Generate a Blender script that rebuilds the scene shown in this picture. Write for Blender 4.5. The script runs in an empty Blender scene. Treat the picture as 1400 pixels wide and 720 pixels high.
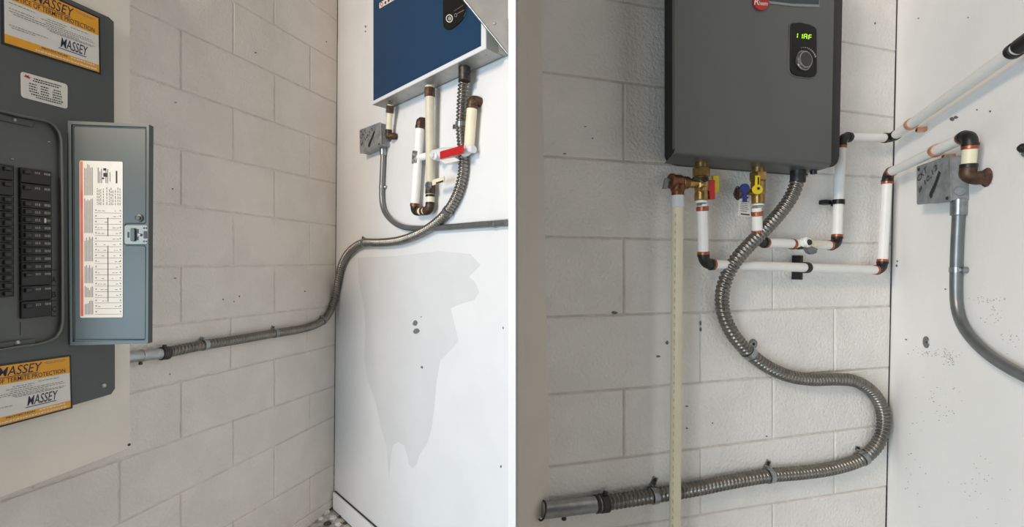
import bpy, math, random
from mathutils import Vector
V = Vector
random.seed(7)

# ------------------------------------------------------------------ camera, world, lights, exposure
scene = bpy.context.scene
COL = scene.collection
F, CX, CY = 610.0, 700.0, 360.0          # focal length and centre in pixels of the 1400x720 frame
CAM_H = 1.27                              # eye height above the floor
cam_d = bpy.data.cameras.new('camera'); cam_d.sensor_width = 36.0; cam_d.lens = 36.0*F/1400.0
cam_d.clip_start = 0.02
cam = bpy.data.objects.new('camera', cam_d); COL.objects.link(cam)
cam.location = (0, 0, CAM_H); cam.rotation_euler = (math.pi/2, 0, 0)
scene.camera = cam
scene.view_settings.view_transform = 'Standard'; scene.view_settings.look = 'None'
scene.view_settings.gamma = 1.0; scene.view_settings.use_curve_mapping = False
scene.view_settings.exposure = -0.07

world = bpy.data.worlds.new('daylight'); scene.world = world; world.use_nodes = True
bg = world.node_tree.nodes['Background']
bg.inputs['Color'].default_value = (0.86, 0.92, 1.0, 1); bg.inputs['Strength'].default_value = 0.05

def area(name, loc, target, sx, sy, power, col):
    d = bpy.data.lights.new(name, 'AREA'); d.shape = 'RECTANGLE'; d.size = sx; d.size_y = sy
    d.energy = power; d.color = col
    o = bpy.data.objects.new(name, d); COL.objects.link(o); o.location = loc
    o.rotation_euler = (V(target)-V(loc)).to_track_quat('-Z', 'Y').to_euler()
    return o
area('garage_door_daylight', (-2.55, -1.7, 0.85), (0.2, 1.3, 0.8), 2.0, 1.5, 110, (0.68, 0.86, 1.0))
area('rear_fill', (0.3, -2.4, 0.4), (0.3, 1.2, 0.7), 2.2, 0.7, 11, (1.0, 0.95, 0.88))  # added low fill behind the camera, no window stands there
area('ceiling_lamp', (-1.6, -0.75, 2.6), (-0.1, 1.4, 1.6), 0.7, 0.5, 56, (1.0, 0.82, 0.66))

# ------------------------------------------------------------------ helpers: pixels, planes
def ray(px, py): return V(((px-CX)/F, 1.0, -(py-CY)/F))
CAMP = V((0, 0, CAM_H))
class Plane:
    """a wall: point, outward normal (towards the room), horizontal and vertical directions"""
    def __init__(s, p, d, up=V((0, 0, 1))):
        s.p = p; s.u = d.normalized(); n = s.u.cross(up).normalized()
        if n.dot(CAMP-p) < 0: n = -n
        s.n = n; s.v = (up - n*up.dot(n)); s.v = (s.v - s.u*s.v.dot(s.u)).normalized()
    def at(s, px, py, off=0.0):
        r = ray(px, py); t = ((s.p + s.n*off) - CAMP).dot(s.n)/r.dot(s.n)
        return CAMP + r*t
def corner_at(P, Q, px, py, off):
    a, b = P.at(px, py, off), Q.at(px, py, off)
    return a if 0 < a.y < b.y or b.y < 0 else b
def pxfn(P, off=0.0):
    def fn(x, y, c=0.0): return P.at(x, y, off) + P.n*c
    return fn
def quadfn(P, tl, tr, br, bl, off=0.0):
    A, B, C, D = [P.at(q[0], q[1], off) for q in (tl, tr, br, bl)]
    def fn(s, t, c=0.0):
        return (D*(1-s)+C*s)*(1-t) + (A*(1-s)+B*s)*t + P.n*c
    fn.w = ((B-A).length+(C-D).length)/2; fn.h = ((A-D).length+(B-C).length)/2
    return fn

# ------------------------------------------------------------------ helpers: geometry
class G:
    def __init__(s): s.v = []; s.f = []; s.sm = []
    def add(s, vs, fs, smooth=False):
        o = len(s.v); s.v += [V(x) for x in vs]
        s.f += [tuple(i+o for i in f) for f in fs]; s.sm += [smooth]*len(fs); return s
    def prism(s, fn, poly, c0, c1, bev=0.0, inset=0.03):
        """polygon in fn's own coordinates, from offset c0 (back) to c1 (front)"""
        n = len(poly); mx = sum(p[0] for p in poly)/n; my = sum(p[1] for p in poly)/n
        back = [fn(p[0], p[1], c0) for p in poly]
        mid = [fn(p[0], p[1], c1-bev) for p in poly]
        rings = [back, mid]
        if bev:
            cen = fn(mx, my, c1)
            fr = []
            for p in poly:
                q = fn(p[0], p[1], c1); d = cen-q
                fr.append(q + d.normalized()*min(bev*1.3, d.length*0.4))
            rings.append(fr)
        vs = [v for r in rings for v in r]; fs = []
        for k in range(len(rings)-1):
            for i in range(n): fs.append((k*n+i, k*n+(i+1) % n, (k+1)*n+(i+1) % n, (k+1)*n+i))
        fs.append(tuple(range(n))[::-1]); fs.append(tuple((len(rings)-1)*n+i for i in range(n)))
        return s.add(vs, fs)
    def tube(s, path, r, sides=14, caps=True, closed=False):
        path = [V(p) for p in path]; n = len(path); rs = r if isinstance(r, (list, tuple)) else [r]*n
        T = [(path[min(i+1, n-1)]-path[max(i-1, 0)]).normalized() for i in range(n)]
        if closed: T = [(path[(i+1) % n]-path[i-1]).normalized() for i in range(n)]
        ref = V((0, 0, 1)) if abs(T[0].z) < 0.9 else V((1, 0, 0))
        N = (ref - T[0]*ref.dot(T[0])).normalized(); vs = []
        for i in range(n):
            N = (N - T[i]*N.dot(T[i])).normalized(); B = T[i].cross(N)
            for k in range(sides):
                a = 2*math.pi*k/sides; vs.append(path[i] + (N*math.cos(a)+B*math.sin(a))*rs[i])
        fs = []
        for i in range(n if closed else n-1):
            j = (i+1) % n
            for k in range(sides):
                k2 = (k+1) % sides; fs.append((i*sides+k, i*sides+k2, j*sides+k2, j*sides+k))
        s.add(vs, fs, True)
        if caps and not closed:
            s.add(vs[:sides], [tuple(range(sides))[::-1]]); s.add(vs[-sides:], [tuple(range(sides))])
        return s
    def lathe(s, p, d, prof, sides=18):
        """prof: (distance along d, radius) with flat-shaded steps"""
        p = V(p); d = V(d).normalized(); ref = V((0, 0, 1)) if abs(d.z) < 0.9 else V((1, 0, 0))
        N = (ref-d*ref.dot(d)).normalized(); B = d.cross(N)
        for (h0, r0), (h1, r1) in zip(prof[:-1], prof[1:]):
            vs = []
            for h, r in ((h0, r0), (h1, r1)):
                for k in range(sides):
                    a = 2*math.pi*k/sides; vs.append(p+d*h+(N*math.cos(a)+B*math.sin(a))*max(r, 1e-5))
            s.add(vs, [(k, (k+1) % sides, sides+(k+1) % sides, sides+k) for k in range(sides)], sides > 8)
        for (h, r), fl in ((prof[0], True), (prof[-1], False)):
            if r > 1e-4:
                vs = [p+d*h+(N*math.cos(2*math.pi*k/sides)+B*math.sin(2*math.pi*k/sides))*r for k in range(sides)]
                s.add(vs, [tuple(range(sides))[::-1] if fl else tuple(range(sides))])
        return s
    def box(s, o, ex, ey, ez):
        """corner o and three edge vectors"""
        o, ex, ey, ez = V(o), V(ex), V(ey), V(ez)
        vs = [o, o+ex, o+ex+ey, o+ey]; vs += [v+ez for v in vs]
        return s.add(vs, [(3, 2, 1, 0), (4, 5, 6, 7), (0, 1, 5, 4), (1, 2, 6, 5), (2, 3, 7, 6), (3, 0, 4, 7)])
    def quad(s, fn, s0, t0, s1, t1, c):
        return s.add([fn(s0, t0, c), fn(s1, t0, c), fn(s1, t1, c), fn(s0, t1, c)], [(0, 1, 2, 3)])

def smooth_path(pts, step=0.02):
    pts = [V(p) for p in pts]; P = [pts[0]*2-pts[1]]+pts+[pts[-1]*2-pts[-2]]; out = []
    for i in range(1, len(P)-2):
        n = max(2, int((P[i+1]-P[i]).length/step))
        for k in range(n):
            t = k/n
            out.append(0.5*((2*P[i])+(P[i+1]-P[i-1])*t+(2*P[i-1]-5*P[i]+4*P[i+1]-P[i+2])*t*t+(3*P[i]-P[i-1]-3*P[i+1]+P[i+2])*t**3))
    out.append(pts[-1]); return out
def resample(path, step):
    out = [path[0]]; acc = 0.0
    for a, b in zip(path[:-1], path[1:]):
        L = (b-a).length; 
        while acc+L >= step:
            t = (step-acc)/L; a = a.lerp(b, t); out.append(a); L = (b-a).length; acc = 0.0
        acc += L
    return out
def flex_geo(path, r, pitch=0.0122, sides=18):
    """interlocked metal hose: helical ridges on a swept tube"""
    per = 6; path = resample(smooth_path(path, 0.01), pitch/per); n = len(path); g = G()
    prof = [0.60, 0.90, 1.0, 1.0, 0.97, 0.84]
    T = [(path[min(i+3, n-1)]-path[max(i-3, 0)]).normalized() for i in range(n)]
    ref = V((0, 0, 1)) if abs(T[0].z) < 0.9 else V((1, 0, 0))
    N = (ref-T[0]*ref.dot(T[0])).normalized(); vs = []
    for i in range(n):
        N = (N-T[i]*N.dot(T[i])).normalized(); B = T[i].cross(N)
        for k in range(sides):
            a = 2*math.pi*k/sides; ph = (i/per + k/sides) % 1.0 * per
            j = int(ph) % per; fr = ph-int(ph); q = prof[j]*(1-fr)+prof[(j+1) % per]*fr
            vs.append(path[i]+(N*math.cos(a)+B*math.sin(a))*r*q)
    fs = []
    for i in range(n-1):
        for k in range(sides):
            k2 = (k+1) % sides; fs.append((i*sides+k, i*sides+k2, (i+1)*sides+k2, (i+1)*sides+k))
    g.add(vs, fs, True); return g, path

def mk(name, g, mat, parent=None, label=None, kind=None):
    """links geometry given in world space as one mesh object with its origin at its own middle"""
    lo = V([min(v[i] for v in g.v) for i in range(3)]); hi = V([max(v[i] for v in g.v) for i in range(3)])
    c = (lo+hi)/2
    if parent is None: c.z = lo.z
    me = bpy.data.meshes.new(name)
    me.from_pydata([v-c for v in g.v], [], g.f)
    me.polygons.foreach_set('use_smooth', g.sm); me.update()
    me.materials.append(mat)
    o = bpy.data.objects.new(name, me); COL.objects.link(o)
    if parent is not None:
        o.parent = parent; o.location = c - world_loc(parent)
    else: o.location = c
    if label: o['label'] = label
    if kind: o['kind'] = kind
    return o
def world_loc(o):
    l = V(o.location)
    while o.parent: o = o.parent; l += V(o.location)
    return l
def thing(name, loc, label, cat, group=None):
    o = bpy.data.objects.new(name, None); COL.objects.link(o); o.location = loc
    o.empty_display_size = 0.05
    return tag(o, label, cat, group)
def tag(o, label, cat, group=None):
    o['label'] = label; o['category'] = cat
    if group: o['group'] = group
    return o
def text_geo(txt, fn, s0, t0, s1, t1, c, shear=0.0, bold=0.0, g=None):
    cu = bpy.data.curves.new('lettering', 'FONT'); cu.body = txt; cu.shear = shear; cu.offset = bold
    cu.resolution_u = 3
    o = bpy.data.objects.new('lettering', cu); COL.objects.link(o)
    bpy.context.view_layer.update()
    me = bpy.data.meshes.new_from_object(o)
    vs = [v.co.copy() for v in me.vertices]; fs = [tuple(p.vertices) for p in me.polygons]
    bpy.data.objects.remove(o); bpy.data.curves.remove(cu); bpy.data.meshes.remove(me)
    x0 = min(v.x for v in vs); x1 = max(v.x for v in vs); y0 = min(v.y for v in vs); y1 = max(v.y for v in vs)
    g = g or G()
    return g.add([fn(s0+(v.x-x0)/(x1-x0)*(s1-s0), t0+(v.y-y0)/(y1-y0)*(t1-t0), c) for v in vs], fs)
def rrect(x0, y0, x1, y1, rx, ry, n=4):
    out = []
    for cx, cy, a0 in ((x1-rx, y1-ry, 0), (x0+rx, y1-ry, 90), (x0+rx, y0+ry, 180), (x1-rx, y0+ry, 270)):
        for k in range(n+1):
            a = math.radians(a0+90*k/n); out.append((cx+rx*math.cos(a), cy+ry*math.sin(a)))
    return out
def lerp(a, b, t): return a+(b-a)*t

# ------------------------------------------------------------------ materials
def lin(c): return tuple(((x/255)/12.92 if x/255 <= 0.04045 else ((x/255+0.055)/1.055)**2.4) for x in c)
def mat(name, rgb, rough=0.5, metal=0.0, var=0.0, vscale=20, bump=0.0, bscale=200, spec=0.5, rgb2=None, detail=4, emit=0, coat=0, mask=(0.4, 0.6)):
    m = bpy.data.materials.new(name); m.use_nodes = True; nt = m.node_tree; b = nt.nodes['Principled BSDF']
    L = nt.links; col = (*lin(rgb), 1)
    b.inputs['Base Color'].default_value = col; b.inputs['Roughness'].default_value = rough
    b.inputs['Metallic'].default_value = metal; b.inputs['Specular IOR Level'].default_value = spec
    b.inputs['Coat Weight'].default_value = coat
    geo = nt.nodes.new('ShaderNodeNewGeometry')
    if var or rgb2:
        nz = nt.nodes.new('ShaderNodeTexNoise'); nz.inputs['Scale'].default_value = vscale; nz.inputs['Detail'].default_value = detail
        L.new(geo.outputs['Position'], nz.inputs['Vector'])
        rp = nt.nodes.new('ShaderNodeValToRGB'); L.new(nz.outputs['Fac'], rp.inputs['Fac'])
        c2 = lin(rgb2) if rgb2 else tuple(x*(1-var) for x in lin(rgb)); 
        rp.color_ramp.elements[0].position = mask[0]; rp.color_ramp.elements[0].color = (*c2, 1)
        rp.color_ramp.elements[1].position = mask[1]; rp.color_ramp.elements[1].color = col
        L.new(rp.outputs['Color'], b.inputs['Base Color'])
    if bump:
        nb = nt.nodes.new('ShaderNodeTexNoise'); nb.inputs['Scale'].default_value = bscale; nb.inputs['Detail'].default_value = 3
        L.new(geo.outputs['Position'], nb.inputs['Vector'])
        bp = nt.nodes.new('ShaderNodeBump'); bp.inputs['Strength'].default_value = bump; bp.inputs['Distance'].default_value = 0.004
        L.new(nb.outputs['Fac'], bp.inputs['Height']); L.new(bp.outputs['Normal'], b.inputs['Normal'])
    if emit:
        b.inputs['Emission Color'].default_value = col; b.inputs['Emission Strength'].default_value = emit
    return m
M = {}
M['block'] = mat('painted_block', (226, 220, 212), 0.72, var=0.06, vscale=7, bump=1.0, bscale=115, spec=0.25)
M['mortar'] = mat('painted_mortar', (222, 216, 208), 0.8, var=0.12, vscale=30, bump=0.9, bscale=130, spec=0.2)
M['plaster_r'] = mat('plaster_brightened', (249, 248, 246), 0.6, var=0.03, vscale=5, bump=0.12, bscale=60, spec=0.3)  # same plaster as the first corner, lightened to stand in for missing light
M['block_r'] = mat('painted_block_brightened', (238, 235, 230), 0.72, var=0.06, vscale=7, bump=1.0, bscale=115, spec=0.25)  # same block paint as the first corner, colour raised to brighten the dimmer bay
M['plaster'] = mat('plaster_dimmed', (222, 223, 224), 0.6, var=0.035, vscale=5, bump=0.12, bscale=60, spec=0.3)  # same plaster as the second corner, darkened to offset the stronger light
M['patch'] = mat('bare_plaster_patch', (209, 210, 211), 0.75, var=0.03, vscale=8, spec=0.2)
M['board'] = mat('painted_board', (228, 221, 209), 0.65, var=0.04, vscale=6, bump=0.18, bscale=110, spec=0.25)
M['white'] = mat('white_paint', (247, 247, 246), 0.6, var=0.02, vscale=9, spec=0.3)
M['trim'] = mat('white_trim', (238, 240, 244), 0.45, var=0.02, vscale=9)
M['ceiling'] = mat('ceiling_paint', (150, 146, 140), 0.8, var=0.04, vscale=4)
M['floor'] = mat('concrete_floor', (190, 188, 184), 0.85, rgb2=(132, 127, 121), vscale=22, bump=0.4, bscale=40, detail=7)
M['dirt'] = mat('dark_dirt', (78, 70, 64), 0.9, var=0.5, vscale=90)
M['flake'] = mat('paint_flake', (222, 224, 224), 0.8, var=0.25, vscale=60)
M['caulk'] = mat('dark_gap', (64, 66, 68), 0.9, var=0.3, vscale=50)
M['panel'] = mat('panel_grey_enamel', (76, 80, 79), 0.42, var=0.05, vscale=5, bump=0.03, bscale=300)
M['dead'] = mat('dead_front_grey', (92, 95, 94), 0.5, var=0.06, vscale=8)
M['door'] = mat('door_grey_enamel', (70, 78, 78), 0.40, metal=0.25, var=0.05, vscale=6)
M['breaker'] = mat('breaker_black', (14, 14, 15), 0.4, var=0.2, vscale=60)
M['toggle'] = mat('toggle_dark', (36, 36, 37), 0.35, var=0.1, vscale=60)
M['print_w'] = mat('faded_white_print', (150, 148, 142), 0.6, var=0.3, vscale=300)
M['paper'] = mat('label_paper', (216, 214, 207), 0.6, var=0.03, vscale=40)
M['ink'] = mat('grey_ink', (128, 127, 124), 0.7, var=0.2, vscale=200)
M['ink_d'] = mat('dark_ink', (44, 44, 46), 0.7, var=0.2, vscale=200)
M['red_ink'] = mat('red_print', (205, 74, 72), 0.6, rgb2=(196, 120, 92), vscale=9, mask=(0.35, 0.7))
M['yellow_print'] = mat('amber_print', (226, 158, 26), 0.5, var=0.06, vscale=30)
M['navy'] = mat('navy_lettering', (24, 25, 62), 0.5, var=0.1, vscale=50)
M['frame_blk'] = mat('black_border', (22, 20, 26), 0.4, var=0.1, vscale=50)
M['steel'] = mat('galvanised_steel', (178, 180, 180), 0.34, metal=0.92, var=0.18, vscale=60, bump=0.04, bscale=200)
M['flex'] = mat('flexible_steel', (140, 137, 131), 0.33, metal=0.95, var=0.2, vscale=40)
M['emt'] = mat('conduit_grey_steel', (132, 136, 138), 0.40, metal=0.8, var=0.12, vscale=30)
M['jbox'] = mat('box_galvanised', (164, 168, 170), 0.48, metal=0.6, rgb2=(140, 145, 148), vscale=35)
M['zinc'] = mat('zinc_strap', (162, 167, 168), 0.30, metal=0.95, var=0.2, vscale=80)
M['tee'] = mat('dull_fitting', (150, 148, 143), 0.6, metal=0.3, rgb2=(86, 84, 80), vscale=90)
M['latch'] = mat('latch_zinc', (132, 136, 132), 0.45, metal=0.5, var=0.1, vscale=60)
M['scuff'] = mat('grey_scuff', (118, 119, 120), 0.8, var=0.3, vscale=120)
M['dark_metal'] = mat('dark_fitting', (78, 76, 74), 0.45, metal=0.8, var=0.3, vscale=80)
M['marker'] = mat('black_marker', (20, 20, 22), 0.6, var=0.1, vscale=80)
M['blue'] = mat('blue_enamel', (20, 54, 84), 0.48, var=0.05, vscale=3, spec=0.25)
M['heater_white'] = mat('white_casing', (214, 216, 218), 0.4, var=0.03, vscale=10)
M['heater_steel'] = mat('case_steel', (168, 168, 164), 0.42, metal=0.7, var=0.12, vscale=20)
M['black_gloss'] = mat('black_gloss_plastic', (10, 10, 11), 0.30, var=0.1, vscale=10, spec=0.25)
M['black'] = mat('black_plastic', (24, 24, 25), 0.42, var=0.15, vscale=40)
M['charcoal'] = mat('charcoal_case', (38, 37, 35), 0.5, var=0.1, vscale=20)
M['silver'] = mat('silver_grey_paint', (96, 98, 97), 0.42, metal=0.35, var=0.03, vscale=6)
M['silver_l'] = mat('silver_stripe', (138, 146, 148), 0.35, metal=0.5, var=0.03, vscale=20)
M['teal'] = mat('dark_teal_band', (38, 58, 62), 0.35, var=0.05, vscale=20)
M['red_badge'] = mat('red_badge', (170, 22, 30), 0.35, var=0.05, vscale=30)
M['badge_w'] = mat('badge_lettering', (226, 210, 196), 0.4, var=0.03, vscale=40)
M['knob'] = mat('chrome_knob', (150, 150, 148), 0.22, metal=0.9, var=0.05, vscale=20)
M['knob_cap'] = mat('knob_face', (70, 70, 69), 0.28, metal=0.6, var=0.1, vscale=40)
M['led'] = mat('green_led', (176, 240, 30), 0.4, emit=0.8)
M['pipe_w'] = mat('white_pex', (238, 238, 234), 0.38, var=0.03, vscale=30)
M['cream'] = mat('cream_pipe', (226, 218, 190), 0.42, var=0.05, vscale=30)
M['cream_old'] = mat('aged_cream_pipe', (206, 199, 178), 0.45, var=0.06, vscale=40)
M['pipe_print'] = mat('pipe_lettering', (208, 192, 140), 0.6, var=0.2, vscale=200)
M['copper'] = mat('copper_ring', (186, 112, 82), 0.38, metal=0.85, var=0.25, vscale=70)
M['copper_l'] = mat('copper_clip', (222, 164, 132), 0.36, metal=0.8, var=0.15, vscale=70)
M['brass'] = mat('brass', (176, 146, 92), 0.34, metal=0.9, var=0.25, vscale=60)
M['bronze'] = mat('bronze', (132, 92, 66), 0.42, metal=0.85, var=0.3, vscale=60)
M['brown'] = mat('tarnished_copper', (96, 74, 58), 0.5, metal=0.6, var=0.45, vscale=90)
M['red_h'] = mat('red_handle', (186, 20, 24), 0.35, var=0.1, vscale=40)
M['yellow_h'] = mat('yellow_handle', (240, 214, 30), 0.35, var=0.08, vscale=40)
M['blue_h'] = mat('blue_handle', (24, 48, 120), 0.35, var=0.1, vscale=40)
M['grey_flap'] = mat('grey_bracket_metal', (150, 150, 147), 0.5, metal=0.45, var=0.12, vscale=18)
M['rust'] = mat('rusty_foam', (104, 66, 56), 0.9, rgb2=(70, 48, 42), vscale=90, bump=0.8, bscale=150)

# ------------------------------------------------------------------ the setting: planes of the walls
WL = Plane(V((-0.4*0, 0, 0)) + CAMP + ray(459, 360)*2.339, V((877-CX, F, 0)))       # block wall of the first corner
WB = Plane(CAMP + ray(745, 360)*1.122, V((2835-CX, F, 0)))                           # block wall of the second corner
def plane3(a, b, d):
    return Plane(a, d, (a-b).normalized())
LC0, LC1 = WL.at(462, 0), WL.at(457, 664)
WM = plane3(LC0, LC1, V((598, -F, 0)))                                               # smooth wall, first corner
RC0, RC1 = WB.at(1227, 0), WB.at(1212, 720)
WR = plane3(RC0, RC1, V((-230, -F, 0)))                                              # smooth wall, second corner
ZTOP = 2.95
def line_z(a, b, z): return a + (b-a)*((z-a.z)/(b.z-a.z))

def structure(name, g, m, label=None, cat=None):
    o = mk(name, g, m); o['kind'] = 'structure'
    if label: o['label'] = label
    if cat: o['category'] = cat
    return o
def slab(pts, n, th):
    """polygon given in world space with a thickness behind it"""
    g = G(); k = len(pts); vs = [V(p) for p in pts]+[V(p)-n*th for p in pts]
    fs = [tuple(range(k)), tuple(range(k, 2*k))[::-1]]+[(i, k+i, k+(i+1) % k, (i+1) % k) for i in range(k)]
    return g.add(vs, fs)

# floor and ceiling
structure('floor', G().box((-3.2, -2.6, -0.08), (6.2, 0, 0), (0, 5.6, 0), (0, 0, 0.08)), M['floor'], 'stained concrete garage floor at the foot of the walls', 'floor')
structure('ceiling', G().box((-3.2, -2.6, ZTOP), (6.2, 0, 0), (0, 5.6, 0), (0, 0, 0.08)), M['ceiling'], 'plain painted ceiling above both wall corners', 'ceiling')

JT = 0.0035          # depth of the mortar joints
def make_block_wall(name, P, xl, right_line, rows, label, bm):
    """rows: list of (upper line fn, lower line fn, joints as x values)"""
    a = P.at(xl, 360); b = right_line(0.0); c = right_line(ZTOP)
    base = [V((a.x, a.y, 0)), b, c, V((a.x, a.y, ZTOP))]
    base = [p - P.n*JT for p in base]
    w = structure(name, slab(base, P.n, 0.12), M['mortar'], label, 'wall')
    jw = 0.0022
    for up, dn, js in rows:
        for x0, x1 in zip(js[:-1], js[1:]):
            corners = []
            for f_, xa, xb in ((dn, x0, x1), (up, x0, x1)):
                corners.append(P.at(xa(f_) if callable(xa) else xa, f_(xa(f_) if callable(xa) else xa)))
                corners.append(P.at(xb(f_) if callable(xb) else xb, f_(xb(f_) if callable(xb) else xb)))
            bl, br, tl, tr = corners
            if max(c_.z for c_ in corners) < 0.02 or min(c_.z for c_ in corners) > ZTOP-0.05: continue
            for c_ in (bl, br): c_.z = max(c_.z, 0.004)
            cen = (bl+br+tl+tr)/4; pr = random.uniform(-0.0008, 0.0008)
            def inset(p, d, off):
                du = P.u*(d if (cen-p).dot(P.u) > 0 else -d); dv = V((0, 0, d if cen.z > p.z else -d))
                return p+du+dv+P.n*off
            q = (bl, br, tr, tl)
            vs = [inset(p, jw, -JT-0.002) for p in q]+[inset(p, jw+0.0008, -0.0018+pr) for p in q]+[inset(p, jw+0.0035, pr) for p in q]
            fs = [(8, 9, 10, 11)]
            for k in (0, 4):
                for i in range(4): fs.append((k+i, k+(i+1) % 4, k+4+(i+1) % 4, k+4+i))
            mk('block', G().add(vs, fs), bm, w)
    return w
def ln(x0, y0, x1, y1): return lambda x: y0+(y1-y0)*(x-x0)/(x1-x0)
# first corner: measured course joints, two more rows above by the same perspective
Lc = [ln(424, -122, 877, 350), ln(424, -60, 877, 350), ln(375, -33, 424, 2), ln(319, 2, 424, 63), ln(245, 39, 424, 124), ln(178, 98, 424, 185),
      ln(207, 195, 424, 243), ln(247, 281, 424, 304), ln(247, 364, 424, 362), ln(247, 442, 420, 422), ln(314, 505, 420, 480),
      ln(252, 598, 420, 540), ln(163, 716, 420, 587), ln(310, 719, 420, 655), ln(375, 735, 420, 705), ln(375, 806, 420, 770)]
LA = [-330, 44, 247, 375]; LB = [-330, -123, 163, 319, 424]
def lcorner(f_):
    y = f_(460); return 462-5*y/664
Lrows = []
for k in range(len(Lc)-1):
    js = list(LA if k % 2 == 0 else LB)
    if k == 9: js = [-330, -123, 163, 315, 420]
    Lrows.append((Lc[k], Lc[k+1], js+[lcorner]))
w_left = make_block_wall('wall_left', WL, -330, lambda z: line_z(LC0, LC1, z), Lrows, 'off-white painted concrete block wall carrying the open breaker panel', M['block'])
# second corner
def rl(a, b): return ln(745, a, 1218, b)
Rc = [rl(-247, -108), rl(-132, -22), rl(-17, 69), rl(98, 160), rl(213, 243), rl(323, 333), rl(433, 418.5), rl(540, 502), rl(639, 580), rl(736, 664), rl(835, 747), rl(934, 830), rl(1033, 913)]
def rcorner(f_):
    y = f_(1219); return 1227-15*y/720
Rrows = []
for k in range(len(Rc)-1):
    Rrows.append((Rc[k], Rc[k+1], list([724, 853, 1057] if k % 2 == 1 else [724, 958, 1141])+[rcorner]))
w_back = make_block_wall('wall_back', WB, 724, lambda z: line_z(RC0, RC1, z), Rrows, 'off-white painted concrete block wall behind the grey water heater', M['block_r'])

# smooth walls
def smooth_wall(name, P, c0, c1, length, label, pm):
    a, b = line_z(c0, c1, 0.0), line_z(c0, c1, ZTOP)
    return structure(name, slab([a, a+P.u*length, b+P.u*length, b], P.n, 0.10), pm, label, 'wall')
len_m = (-0.007-LC1.x)/WM.u.x
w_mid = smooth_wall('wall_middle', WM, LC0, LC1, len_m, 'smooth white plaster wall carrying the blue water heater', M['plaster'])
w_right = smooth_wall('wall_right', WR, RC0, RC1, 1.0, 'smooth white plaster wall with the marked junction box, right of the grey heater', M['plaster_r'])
# dark open joint down each inner corner
for P, Q, c0, c1, w in ((WL, WM, LC0, LC1, w_mid), (WB, WR, RC0, RC1, w_right)):
    d = (P.n+Q.n).normalized(); a, b = line_z(c0, c1, 0.0), line_z(c0, c1, ZTOP); g = G(); n = 60
    pts = [a.lerp(b, i/n)+d*0.0004 for i in range(n+1)]
    g.tube(pts, [random.uniform(0.0005, 0.0022)*(1.0 if P is WL else 0.55) for _ in pts], 6)
    mk('corner_crack', g, M['caulk'], w)
# added partition between the two bays and the plastered reveal on its right
structure('added_partition', G().box((-0.0056, 0.68, 0), (0.0112, 0, 0), (0, 0.90, 0), (0, 0, ZTOP)), M['white'], 'thin white partition edge added between the two wall corners', 'wall')  # added divider, brought forward so that it shades the second corner
e0, e1 = WB.at(741, 80), WB.at(752, 720); eb, et = line_z(e0, e1, 0.0), line_z(e0, e1, ZTOP)
yf = 1.03; fx = (709-CX)/F*yf
g = G()
bot = [V((0.0058, yf, 0)), V((fx, yf, 0)), eb+V((0.0, 0.0, 0)), V((eb.x, eb.y+0.06, 0)), V((0.0058, eb.y+0.06, 0))]
top = [V((0.0058, yf, ZTOP)), V((fx, yf, ZTOP)), et, V((et.x, et.y+0.06, ZTOP)), V((0.0058, et.y+0.06, ZTOP))]
g.add(bot+top, [(4, 3, 2, 1, 0), (5, 6, 7, 8, 9)]+[(i, (i+1) % 5, 5+(i+1) % 5, 5+i) for i in range(5)])
structure('wall_reveal', g, M['board'], 'narrow white plastered reveal at the left end of the block wall', 'wall')

# baseboard of the first corner
b0 = line_z(LC0, LC1, 0.0); g = G(); bh = 0.09
s0 = b0+WM.u*0.02
g.box(s0+WM.n*0.001, WM.u*(len_m-0.06), WM.n*0.013, V((0, 0, bh)))
bb = structure('baseboard_middle', g, M['trim'], 'white wooden baseboard under the smooth wall with the blue heater', 'baseboard')
mk('gap_line', G().box(s0+WM.n*0.0005+V((0, 0, bh)), WM.u*(len_m-0.06), WM.n*0.006, V((0, 0, 0.004))), M['caulk'], bb)
mk('gap_line', G().box(s0+WM.n*0.002+V((0, 0, 0.0005)), WM.u*(len_m-0.06), WM.n*0.0125, V((0, 0, 0.004))), M['caulk'], bb)

# ------------------------------------------------------------------ stains and chips on the smooth walls
fm = pxfn(WM); fr_ = pxfn(WR)
patch = [(489, 352), (491, 385), (498, 420), (500, 452), (498, 490), (503, 520), (514, 550), (521, 585), (529, 610), (532, 655), (534, 628), (537, 608), (545, 604), (553, 609),
         (557, 622), (559, 634), (564, 640), (570, 634), (573, 622), (584, 606), (590, 585), (594, 556), (597, 520), (602, 492), (612, 482), (627, 466), (622, 446), (616, 421), (634, 414), (648, 410), (655, 399), (649, 385), (641, 378), (657, 362), (643, 347), (600, 343), (540, 350)]
mk('bare_patch', G().prism(fm, patch[::-1], -0.001, 0.0006), M['patch'], w_mid, 'grey irregular bare patch on the white plaster')
def chip(P, wall, cx, cy, rx, ry, m='scuff', n=9, name='chip'):
    pts = [(cx+rx*random.uniform(0.6, 1.1)*math.cos(2*math.pi*k/n), cy+ry*random.uniform(0.6, 1.1)*math.sin(2*math.pi*k/n)) for k in range(n)]
    mk(name, G().prism(pxfn(P), pts, -0.001, 0.0012), M[m], wall)
for cx, cy, rx, ry in ((568, 441, 4, 5), (569, 452, 5, 5), (577, 502, 1.8, 2.2), (500, 36, 1.2, 2), (500, 43, 1, 1.2), (688, 448, 1, 2), (576, 433, 1, 1), (685, 637, 1.2, 2.5)):
    chip(WM, w_mid, cx, cy, rx, ry)
for cx, cy, rx, ry in ((1302, 163, 4, 3), (1307, 160, 3.2, 2.6), (1256, 104*0+25, 1, 1), (1336, 150, 1, 1.2), (1354, 152, 1.2, 1.5), (1239, 464, 1.3, 1.3), (1226, 363, 1.3, 2), (1227, 357, 1, 1.6), (1293, 395, 1.2, 1.2), (1324, 24, 1, 1)):
    chip(WR, w_right, cx, cy, rx, ry)
g = G()
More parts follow.
